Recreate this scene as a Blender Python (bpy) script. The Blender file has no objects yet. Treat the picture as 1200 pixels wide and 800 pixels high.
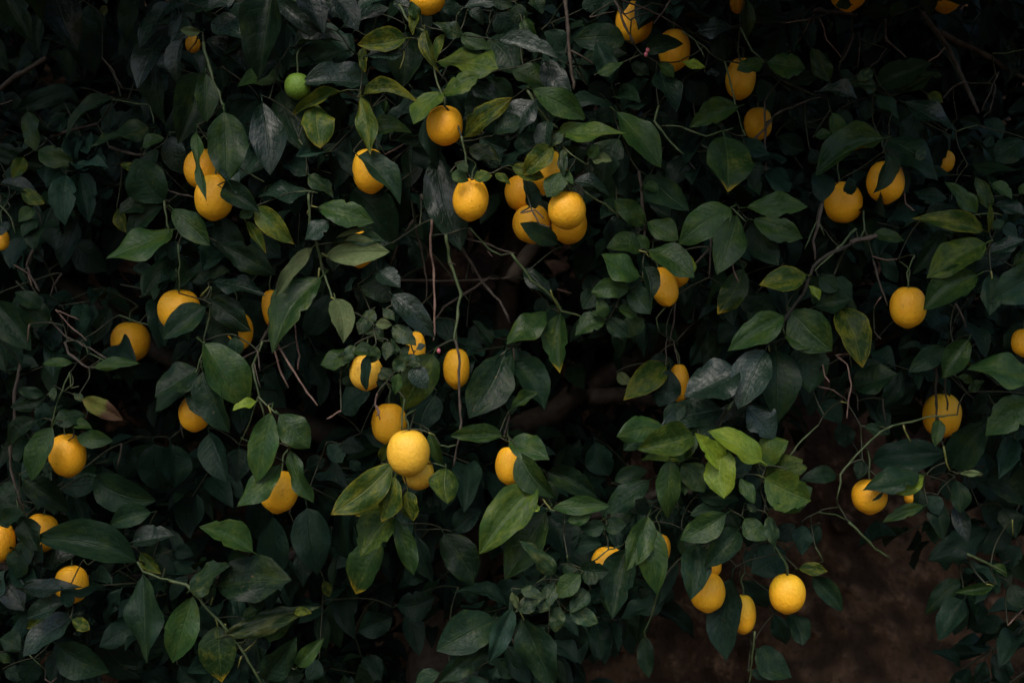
import bpy, bmesh, math, random
import numpy as np
from mathutils import Vector, Matrix

# ------------------------------------------------------------------ camera, sky, sun, exposure
scene = bpy.context.scene
COL = scene.collection
CAM_Z = 1.45            # eye height of the photographer
DIST = 2.40             # metres to the outer face of the crown
cam_data = bpy.data.cameras.new("camera")
cam_data.lens = 50.0
cam_data.sensor_width = 36.0
cam_data.clip_end = 3000.0
cam_data.dof.use_dof = True
cam_data.dof.focus_distance = DIST + 0.10
cam_data.dof.aperture_fstop = 4.5
cam = bpy.data.objects.new("camera", cam_data)
cam.location = (0.0, 0.0, CAM_Z)
cam.rotation_euler = (math.radians(90), 0.0, 0.0)
COL.objects.link(cam)
scene.camera = cam

SUN_ELEV = math.radians(52)
SUN_AZ = math.radians(180 + 16)      # compass angle from +Y, clockwise: behind the camera, to its left
world = bpy.data.worlds.new("World")
scene.world = world
world.use_nodes = True
wn = world.node_tree.nodes
sky = wn.new("ShaderNodeTexSky")
sky.sky_type = 'NISHITA'
sky.sun_disc = False
sky.sun_elevation = SUN_ELEV
sky.sun_rotation = SUN_AZ
sky.air_density = 1.2
sky.dust_density = 3.0
world.node_tree.links.new(sky.outputs[0], wn["Background"].inputs[0])
wn["Background"].inputs[1].default_value = 0.15
sun_data = bpy.data.lights.new("sun", 'SUN')
sun_data.energy = 1.25
sun_data.angle = math.radians(30)    # thin overcast: soft edged light
sun_data.color = (1.0, 0.94, 0.86)
sun = bpy.data.objects.new("sun", sun_data)
to_sun = Vector((math.sin(SUN_AZ) * math.cos(SUN_ELEV), math.cos(SUN_AZ) * math.cos(SUN_ELEV), math.sin(SUN_ELEV)))
sun.rotation_euler = to_sun.to_track_quat('Z', 'Y').to_euler()
sun.location = (-2, -3, 5)
COL.objects.link(sun)
vs = scene.view_settings
vs.view_transform = 'Standard'
vs.look = 'None'
vs.gamma = 1.0
vs.use_curve_mapping = False
vs.exposure = 0.62
scene.cycles.use_denoising = True
scene.cycles.max_bounces = 4
scene.cycles.diffuse_bounces = 2
scene.cycles.glossy_bounces = 2
scene.cycles.transmission_bounces = 3

rnd = random.Random(11)
# ------------------------------------------------------------------ where each leaf, twig and lemon hangs
# Positions were read off the photograph in 200 x 200 pixel squares enlarged four times (square origin first).
# leaf:  base x,y  tip x,y  width  layer (5 cm each, counted from the outer face of the crown inward)  look
# looks: g dark green, m mid green, b facing the sky, k shaded leaf with a bluish shadow tint in its green, y young lime, l light green, v mottled yellow-green,
#        p pale underside, c crinkled, r browned, t green with yellow tip
LEAVES = {
(0, 0): """20 -60 140 178 150 2 g; 250 -40 345 170 180 2 b; 330 60 440 330 170 4 k; 200 60 165 270 90 4 k; 620 -20 590 165 100 1 g;
800 10 655 195 110 0 b; 795 115 640 375 150 1 b; 720 260 740 550 120 2 g; 640 230 690 445 120 4 k; 345 420 85 500 90 4 k;
535 465 300 590 80 3 g; 130 525 158 695 105 2 m; 180 705 328 745 95 2 m; -60 690 200 760 90 3 g; 700 600 475 655 110 3 c;
670 690 750 640 70 2 m; 740 700 660 850 90 3 g; 530 480 500 640 100 5 k; 690 510 560 590 80 4 k; 640 790 570 770 40 2 v; 110 740 60 830 60 2 v;
760 250 810 330 80 1 b; 600 30 690 -40 90 1 b; 480 70 500 30 50 3 p; 70 -30 10 110 120 4 k; 420 20 470 200 130 5 k""",
(200, 0): """480 -40 395 330 190 0 g; 500 285 400 375 120 1 b; 515 380 320 372 120 2 m; 220 75 350 180 120 1 b; 160 190 385 310 120 2 b;
230 10 75 50 100 1 g; 500 10 700 150 90 1 b; 650 -60 715 145 120 0 b; 580 215 785 178 110 1 b; 805 240 565 300 110 2 g;
935 400 645 350 130 1 b; 540 110 550 320 110 3 k; 720 0 830 60 90 1 b; 60 180 10 365 90 0 b; 140 150 50 140 40 0 p;
150 340 40 640 180 1 g; 165 345 175 550 100 0 m; 250 525 262 830 190 0 m; 120 620 145 910 60 0 m; 400 470 300 585 120 3 k;
430 480 470 780 150 1 b; 520 420 635 695 160 2 g; 800 430 580 520 55 0 v; 680 485 705 665 130 0 v; 650 660 660 760 70 3 b;
640 790 490 800 90 3 g; 60 60 0 200 100 1 b; 0 640 60 800 120 3 b; 300 -30 180 30 90 0 b; 420 -20 320 60 100 2 b; 60 20 -40 70 80 0 b;
600 -20 530 40 80 1 m; 90 250 150 330 60 2 b; 240 330 250 470 60 4 k; 590 640 700 760 130 5 k; 330 640 380 760 110 5 k; 30 470 20 760 100 4 k""",
(400, 0): """-40 -20 75 120 100 0 b; 0 130 190 20 100 2 b; 300 180 90 205 115 0 v; 120 262 272 245 90 0 b; 105 220 108 332 45 0 v; 300 150 280 390 180 3 g;
100 450 310 425 80 0 v; 90 455 130 705 95 0 v; 135 630 300 590 100 1 m; 250 655 430 650 60 3 g; 475 430 345 570 110 0 l;
570 40 715 5 60 0 b; 600 50 660 100 60 1 b; 570 160 460 110 85 0 c; 390 140 430 310 60 0 v; 480 160 440 270 45 0 v;
450 290 715 310 160 1 l; 560 170 690 220 75 1 m; 480 450 620 340 95 0 l; 500 450 600 520 110 3 k; 610 400 640 580 110 2 g;
600 380 740 460 90 1 b; 700 370 790 480 100 2 g; 575 645 765 465 95 0 v; 720 625 830 540 100 0 g; 690 180 800 330 160 3 g;
600 690 720 740 90 1 c; 650 640 770 700 110 3 k; 540 770 590 800 50 0 m; 330 700 480 760 120 4 k; 370 100 330 10 55 0 m; 250 0 330 60 100 2 b;
50 160 -30 300 140 3 k; 160 60 60 60 110 3 b; 720 60 800 180 130 3 k; 560 560 620 700 130 4 k; 210 470 200 525 20 3 m; 330 420 420 600 150 5 k;
80 40 190 -30 90 1 b; 460 20 560 70 80 3 k; 700 0 800 30 80 2 g; 140 290 270 330 100 2 k; 360 60 330 150 40 0 v""",
(600, 0): """-60 190 205 265 110 0 b; 0 330 165 410 120 1 m; 150 290 255 435 110 0 b; 95 420 330 540 130 0 m; 110 470 -20 640 140 0 b;
170 570 135 700 85 0 b; 180 555 320 550 50 1 m; 215 615 525 622 110 0 l; 270 640 390 690 70 1 b; 240 630 170 670 60 0 c; 240 700 240 800 50 0 c;
190 690 60 800 110 0 v; 360 740 400 680 50 0 m; 375 745 460 750 55 0 p; 490 525 700 750 145 0 m; 500 650 430 835 165 1 g;
440 480 440 620 110 3 k; 30 640 120 750 120 3 k; 530 190 310 170 150 2 g; 60 90 90 210 70 1 m; 620 250 785 195 90 1 g; 690 330 770 510 125 1 b;
400 345 515 290 60 1 m; 520 400 650 470 130 3 k; 360 400 470 450 100 3 k; 280 280 360 380 100 4 k; 560 300 640 350 70 2 g; 690 300 760 345 60 1 m;
100 -20 140 60 90 2 g; 20 20 60 110 80 2 g; 150 150 240 230 110 4 k; 330 40 420 -20 90 4 k; 620 560 560 720 120 5 k; 740 560 790 700 100 5 k; 0 470 -60 560 100 3 k""",
(800, 0): """0 290 100 310 45 1 y; 70 150 210 110 115 1 b; 170 0 80 100 80 3 k; 180 160 185 290 110 3 g; 300 0 312 170 70 1 m;
378 293 262 320 105 1 m; 395 295 565 300 135 1 m; 510 390 640 350 70 2 g; 690 385 610 235 98 1 m; 640 430 810 450 90 1 b;
260 500 45 590 120 1 m; 195 640 215 880 215 0 t; 310 720 340 860 100 2 g; 700 530 760 640 80 2 m; 620 640 690 620 50 2 m; 600 700 650 760 80 3 k;
530 560 650 590 60 4 k; 710 550 800 580 90 3 k; 790 20 725 20 60 1 m; 20 380 110 480 110 5 k; 110 340 170 350 40 3 b; 450 640 560 700 120 6 k; 740 330 790 400 80 3 k""",
(1000, 0): """240 10 180 65 60 1 m; 20 60 180 50 60 2 g; 430 0 540 -5 45 2 g; 110 400 350 300 120 1 g; 225 430 370 340 85 1 m; 370 355 415 350 32 1 m;
240 480 472 600 120 1 b; 110 450 215 545 90 0 g; 110 400 -40 400 90 1 c; 60 470 60 560 80 3 k; 280 530 240 660 160 4 k; 140 650 -150 790 150 0 m;
155 655 390 820 170 1 g; 330 690 300 740 60 1 c; 168 720 108 895 100 0 g; 700 0 710 155 80 3 k; 650 20 640 200 100 4 k; 620 560 690 650 90 3 k;
800 660 680 740 140 2 g; 560 770 760 790 80 2 g; 760 40 800 140 110 4 k; 90 330 30 360 90 1 c; 350 440 420 470 60 2 v; 540 740 640 730 100 3 k; 500 560 600 600 70 4 k""",
(0, 200): """0 60 160 75 60 1 b; 100 90 200 150 70 1 v; 160 180 90 230 65 1 m; 180 240 100 290 75 1 g; 190 260 150 350 85 1 g; 40 240 -30 290 55 1 b;
270 100 190 330 170 4 k; 110 310 40 440 110 3 k; 360 80 470 200 120 5 k; 770 150 640 -40 190 1 g; 690 140 565 190 105 1 g; 765 165 600 300 120 1 g;
812 275 515 395 150 0 m; 620 460 720 470 60 3 k; 240 710 100 620 125 2 g; 200 640 80 570 80 2 g; -20 620 130 830 165 2 g; 480 560 500 640 60 5 k;
400 640 390 720 60 5 k; 20 20 100 0 80 3 g; 550 180 580 280 70 3 v; 350 330 480 460 150 7 k; 760 560 780 520 90 3 k; 480 0 530 60 60 3 k""",
(200, 200): """240 -40 300 85 70 0 b; 240 80 400 185 110 0 g; 400 170 555 320 110 0 v; 355 240 440 370 42 0 v; 390 190 325 215 60 0 m; 640 90 425 115 140 1 b;
650 20 745 100 100 1 c; 690 170 930 210 115 0 m; 740 235 630 310 110 0 b; 10 180 165 330 120 0 m; 230 220 340 400 130 2 g; 245 350 465 480 135 1 g;
400 250 510 400 130 3 k; 45 500 255 460 100 2 g; 200 520 415 545 92 1 b; 165 590 360 740 130 1 g; 165 640 -30 775 125 0 g; 170 680 310 820 130 2 g;
20 330 0 410 70 1 k; 705 500 470 800 190 0 m; 665 360 500 575 62 0 p; 724 400 992 368 120 0 p; 640 770 740 600 120 3 k; 560 360 650 480 100 3 k;
350 600 450 780 160 3 k; 772 600 808 792 112 0 p; 100 400 60 330 90 4 k; 480 0 440 60 100 3 k; 560 180 600 330 120 5 k; 30 400 60 480 80 4 k; 660 560 800 740 150 4 k""",
(400, 200): """440 -60 550 320 195 2 b; 80 -70 270 115 120 0 g; 60 80 230 330 200 2 g; 240 0 250 270 220 4 k; 120 270 -20 310 26 0 p; -20 335 190 325 62 0 g;
230 340 150 370 40 1 b; 180 470 270 540 95 0 b; 90 540 230 600 110 1 g; 240 580 430 745 115 0 b; 250 630 320 640 50 0 y; 100 690 180 780 95 1 c;
160 720 230 720 50 0 p; 240 730 330 800 90 0 c; 200 650 240 690 50 0 c; 150 650 90 740 70 1 c; 120 480 170 510 60 2 k; 450 700 510 790 100 4 k;
520 10 590 40 90 0 m; 620 40 700 20 60 0 v; 720 15 790 60 40 0 v; 20 560 60 500 80 1 b; 130 400 190 420 60 2 k; 600 740 700 800 110 6 k; 330 320 360 460 90 7 k""",
(600, 200): """255 10 168 115 100 0 m; 290 50 455 85 82 0 b; 60 40 110 170 80 1 k; 215 345 58 255 92 1 g; 520 0 600 150 120 4 k; 630 20 820 172 140 1 g;
620 70 690 100 60 1 m; 620 255 500 150 98 1 m; 635 240 770 310 102 1 m; 640 372 840 472 118 0 m; 605 375 475 340 105 1 m; 600 495 435 395 132 0 m;
550 550 388 560 102 0 m; 390 555 340 640 95 1 g; 435 690 405 600 62 0 m; 438 700 308 755 100 0 m; 445 700 540 770 90 0 g; 550 560 640 660 112 0 g;
500 640 580 680 92 0 m; 520 780 612 700 112 1 m; 620 450 655 592 88 0 g; 60 460 185 580 80 2 b; 228 670 222 928 116 1 t; 160 660 -12 800 115 1 m;
250 0 285 60 40 0 m; 500 230 540 300 90 3 k; 380 660 400 680 50 0 m; 200 500 170 560 70 4 k; 160 600 120 680 90 6 k; 750 180 800 260 100 4 k; 590 300 640 360 60 1 m; 0 -20 140 20 80 0 v""",
(800, 200): """300 172 570 160 112 0 m; 330 230 548 290 112 0 m; 225 175 0 312 162 0 m; 255 210 180 455 142 0 m; 320 250 440 432 130 1 g; 285 460 170 652 120 1 t;
270 600 430 665 110 2 g; 475 680 228 830 140 0 m; 580 490 382 525 122 0 v; 510 655 685 830 200 0 m; 480 760 610 830 140 0 m; 640 500 720 560 90 1 g;
720 500 800 580 80 1 g; 620 640 780 600 100 1 g; 732 640 848 872 150 0 v; 0 390 40 490 70 1 y; 160 650 240 680 60 3 k; 260 690 180 800 110 3 k;
630 0 660 130 105 1 k; 780 30 800 110 80 1 k; 590 540 640 600 40 0 y; 330 20 360 110 70 2 g; 100 580 120 660 80 5 k; 470 430 420 390 70 5 k; 560 0 520 60 80 6 k""",
(1000, 200): """610 280 335 215 102 0 v; 620 340 362 490 145 0 l; 580 490 350 632 162 0 m; 420 280 310 450 90 1 g; 330 225 480 165 90 1 b; 580 200 440 60 92 0 m;
440 130 290 100 80 2 k; 640 180 590 40 72 0 m; 650 60 740 125 82 0 m; 660 160 800 200 70 0 b; 650 260 705 235 60 0 g; 640 160 642 280 32 0 v;
640 390 800 320 72 1 b; 640 490 640 662 92 0 g; 860 470 665 600 165 0 g; 750 440 830 400 80 1 m; 90 300 230 310 62 1 m; 220 310 370 350 110 3 k;
140 380 200 520 72 3 k; 470 780 600 760 70 4 k; 260 0 440 10 70 2 k; 620 560 720 720 140 4 k; 780 110 810 60 50 0 m; 720 620 810 700 120 3 k; 560 20 620 -30 100 3 k; 390 560 460 700 130 5 k; 330 30 300 60 60 3 k; 700 260 780 300 80 1 k""",
(0, 400): """20 -20 90 120 100 3 k; -20 0 20 130 80 2 g; 215 260 55 305 85 1 g; 205 250 90 228 55 1 g; 180 370 25 462 92 1 g; 245 400 140 635 135 0 m;
360 450 512 460 85 1 m; 395 340 262 372 92 1 g; 345 395 412 395 48 1 m; 385 270 562 362 88 0 r; 110 640 290 780 132 1 g; 440 640 680 740 175 3 g;
280 680 500 640 110 3 k; 340 100 205 98 50 1 m; 440 120 635 100 62 1 m; 250 215 250 265 50 1 c; 350 245 385 270 60 1 c; 0 680 85 720 90 3 g; -20 770 90 780 95 2 g;
190 580 245 600 70 1 g; 200 280 180 380 70 2 k; 600 480 560 640 150 7 k; 720 480 760 700 180 7 k; 100 620 40 560 120 4 k""",
(200, 400): """130 130 -65 248 152 0 g; 100 180 -70 312 112 1 g; 155 10 370 258 172 0 m; 150 140 240 412 145 0 g; 92 200 182 342 122 0 g; 400 280 297 316 52 0 y;
260 220 330 262 100 1 g; 470 330 402 640 152 0 m; 510 342 645 485 145 0 m; 560 510 640 742 90 0 m; 515 575 322 758 120 0 m; 180 430 250 645 130 4 k;
320 500 310 650 120 5 k; 860 40 708 96 88 1 m; 440 150 520 300 160 8 k; 640 60 700 200 160 8 k; 0 480 20 680 130 7 k; 640 600 720 560 100 6 k; 740 480 800 560 110 4 k; 300 -20 300 70 80 1 g""",
(400, 400): """130 60 108 218 50 0 k; 60 50 145 50 62 0 m; 215 0 210 70 62 0 c; 250 140 300 60 92 0 c; 290 80 360 105 72 0 c; 270 150 250 242 52 0 m; 350 40 390 15 52 0 b;
200 140 180 222 62 1 g; 0 130 30 40 62 1 m; 0 180 60 200 82 2 g; 430 60 300 302 175 1 l; 330 120 402 205 122 0 b; 762 62 620 332 192 1 g; 800 60 785 235 62 1 g;
755 442 525 438 78 0 m; 770 250 805 320 60 1 g; 490 592 500 748 138 0 l; 412 430 460 572 56 1 m; 240 570 -30 795 155 0 v; 250 632 190 832 122 0 v; 240 645 70 805 132 1 v;
310 700 330 832 92 0 v; 110 430 260 420 130 4 k; 0 490 100 500 110 4 k; 190 560 222 480 60 2 v; 440 250 370 420 200 4 k; 0 330 120 240 150 3 k; 160 20 130 100 70 0 m;
260 60 240 0 60 0 c; 320 20 280 50 60 0 c; 90 600 40 560 130 6 k; 300 150 330 230 110 1 b; 60 20 20 80 70 0 c; 170 130 240 180 60 1 c""",
(600, 400): """10 90 152 298 155 1 g; 0 315 112 240 52 0 m; -10 470 162 545 112 0 m; 35 520 162 722 132 0 m; 165 610 388 722 122 1 g; 190 782 438 760 82 0 m; 712 402 508 440 112 0 m;
640 440 530 502 92 1 g; 850 445 612 490 140 0 l; 850 545 628 540 85 1 l; 495 150 562 195 48 4 p; 720 110 558 250 120 3 v; 740 130 692 295 142 2 k; 740 555 735 815 125 0 m;
790 575 810 710 92 1 m; 645 650 428 792 112 1 g; 480 655 622 600 82 2 g; 390 470 450 620 150 6 k; 810 300 718 392 92 1 g; 130 775 95 790 42 0 y; 170 650 190 760 110 2 g; 560 720 640 800 110 2 g; 640 100 760 100 80 3 k""",
(800, 400): """270 140 22 248 195 0 b; 388 38 272 285 175 0 b; 440 40 472 332 205 1 g; 560 0 592 222 172 1 g; 620 20 662 108 82 2 g; 190 320 -90 402 132 1 b; 290 310 150 392 112 2 b;
300 300 432 442 152 1 b; 160 400 50 432 92 1 g; 372 562 155 420 135 0 y; 180 600 68 440 92 0 y; 190 500 190 720 140 0 y; 160 480 200 515 45 0 y; 360 572 482 470 140 1 l; 385 650 540 555 120 1 l;
385 640 590 740 200 0 l; 0 570 95 692 112 1 m; 100 580 150 700 100 2 k; 270 640 335 745 62 0 m; 410 705 485 760 105 0 b; 80 730 255 742 82 1 g; 200 770 55 810 82 1 g; 300 760 340 790 52 0 c;
330 600 390 600 80 3 k; 720 625 578 640 72 1 g; 640 290 735 372 112 3 k; 740 380 765 490 102 4 k; 40 400 -20 560 90 1 m; 230 620 330 560 120 3 k; 340 560 200 450 110 1 m; 500 600 575 590 80 0 l; 420 780 590 690 130 1 m; 60 420 -40 560 130 1 m; 200 680 150 780 90 2 k; 350 620 320 700 110 3 k""",
(1000, 400): """0 212 188 150 122 1 g; 430 30 282 132 102 1 g; 540 -10 432 157 122 0 m; 862 150 562 125 152 0 m; 860 285 650 425 162 0 m; 720 220 810 250 82 2 k; 490 165 565 182 42 1 m; 540 230 600 190 52 1 c;
400 365 395 476 62 0 m; 460 592 632 385 150 1 g; 90 560 422 520 150 2 k; 310 622 72 670 112 0 g; 330 628 193 708 72 0 y; 150 695 93 748 16 0 k; 50 400 162 430 52 1 g; 40 560 20 640 62 1 g; 600 490 742 622 90 3 k;
640 600 792 732 152 2 g; 500 620 605 622 30 0 p; 560 640 762 762 132 2 k; 480 650 502 792 92 1 g; 310 690 300 802 82 1 g; 350 720 402 802 90 1 k; 700 440 790 420 110 4 k; 640 240 560 330 130 4 k; 460 640 440 740 80 2 k; 600 760 700 800 120 3 k; 100 0 20 60 100 4 k""",
(0, 600): """100 20 172 172 122 0 g; 130 130 58 302 152 1 g; 642 235 203 90 160 0 g; 710 0 518 52 112 1 g; 620 140 802 105 102 1 b; 660 190 748 282 62 1 v; 670 290 680 682 192 0 g; 190 240 325 190 82 2 b;
0 310 100 442 112 1 b; 108 350 368 348 80 0 b; 312 420 128 482 92 0 b; 352 490 118 662 122 0 b; 340 500 412 545 62 0 v; 215 480 130 532 46 1 v; 270 620 472 742 172 1 g; 0 590 92 640 92 1 g; 0 660 42 700 62 1 m;
20 740 92 782 80 2 k; 440 560 652 772 182 3 k; 290 360 330 440 60 0 k; 480 330 360 490 122 3 k; -10 40 105 0 82 0 g; 250 150 190 250 90 2 k; 180 700 120 800 120 2 k; 380 780 300 820 100 2 k; 760 560 720 720 120 4 k""",
(200, 600): """385 185 152 72 112 0 m; 215 345 538 315 200 0 g; 92 362 232 262 152 0 c; 105 390 18 692 152 0 m; 150 430 190 560 102 1 k; 220 530 240 778 172 0 t; 265 575 610 462 112 0 c; 430 590 582 480 82 1 m;
440 785 582 600 132 0 g; 595 722 708 603 82 0 m; 500 790 612 762 102 1 g; 280 680 342 802 122 1 k; 420 590 452 640 60 1 k; 340 490 402 460 82 1 m; 480 20 502 295 152 4 k; 640 -20 690 272 182 3 k; 600 160 622 322 92 4 k;
580 470 650 470 40 0 v; 40 720 120 790 120 2 k; 720 320 740 390 50 6 v; 20 180 100 200 130 7 k; 690 690 640 780 90 3 k""",
(400, 600): """240 10 98 192 152 0 l; 190 140 43 342 155 1 t; 250 30 336 277 98 0 m; 350 110 412 317 112 2 k; 300 250 382 320 90 3 k; 480 100 606 332 172 2 g; 912 -128 662 165 180 0 l; 960 0 768 292 180 1 m; 530 80 642 0 112 3 k;
722 500 478 612 162 0 g; 702 600 466 792 122 0 g; 460 750 350 802 72 0 g; 800 450 702 692 102 0 k; 740 690 822 762 90 1 g; 260 440 420 400 140 7 k; 80 560 230 500 150 8 k; 100 680 180 780 120 8 k; 560 360 640 420 110 6 k; 700 780 760 690 90 2 k; 520 780 640 730 110 2 k""",
(600, 600): """165 20 267 202 162 2 k; 260 40 362 10 72 0 m; 432 60 338 80 92 0 g; 430 60 522 50 72 0 g; 200 290 72 163 82 0 c; 140 250 180 290 80 2 k; 320 290 220 392 102 0 m; 240 250 322 302 80 1 g; 320 270 447 277 102 0 g;
40 360 122 380 62 0 c; 30 460 132 402 92 0 c; 200 330 140 442 92 0 c; 360 370 288 452 92 0 c; 270 460 382 502 92 0 c; 220 440 200 542 82 0 c; 0 370 30 452 42 0 p; 45 490 185 795 182 0 g; -30 620 82 802 92 1 k; 240 480 302 642 200 2 k;
540 170 474 478 148 0 g; 640 20 545 258 132 0 m; 640 60 690 356 142 0 m; 660 40 762 222 132 2 k; 760 200 692 422 112 2 k; 720 300 720 482 62 3 k; 780 0 802 182 92 2 k; 625 580 640 765 82 1 g; 270 160 412 150 92 2 k; 440 30 420 -20 60 0 c;
60 240 130 320 130 2 k; 180 160 250 110 90 2 k; 560 -20 480 70 90 2 g; 260 330 300 380 70 0 c; 90 400 160 440 70 0 c; 0 100 -40 40 100 2 k""",
(800, 600): """205 5 8 122 132 0 m; 258 85 128 217 112 0 g; 70 150 38 392 132 0 g; 0 90 40 212 80 1 g; 230 310 204 672 152 1 k; 290 30 388 122 102 0 m; 400 20 432 152 82 0 c; 480 180 338 272 150 2 k; 300 180 352 252 80 2 k; 280 320 392 442 122 2 k;
560 60 560 192 112 1 k; 545 265 672 275 62 1 v; 610 300 742 457 102 1 g; 500 470 562 612 102 1 g; 430 480 482 622 92 2 k; 345 640 505 765 142 1 g; 320 750 402 760 60 1 k; 210 0 260 80 90 1 g; 440 130 520 60 110 2 k; 130 120 60 190 100 2 k; 640 60 600 150 80 2 k; 340 130 400 220 90 3 k; 60 20 120 100 100 2 k""",
(1000, 600): """330 -30 163 38 62 0 m; 400 -60 426 122 112 1 g; 480 -40 536 122 72 1 b; 640 80 388 212 132 2 k; 650 250 722 292 42 1 m; 655 340 513 370 54 1 m; 720 60 618 182 122 2 k; 740 340 802 442 112 1 g; 780 160 720 260 130 3 k; 600 -20 680 60 110 2 k; 790 540 740 640 120 4 k; 520 200 480 240 60 2 k; 700 -20 760 110 110 2 g""",
}
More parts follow.
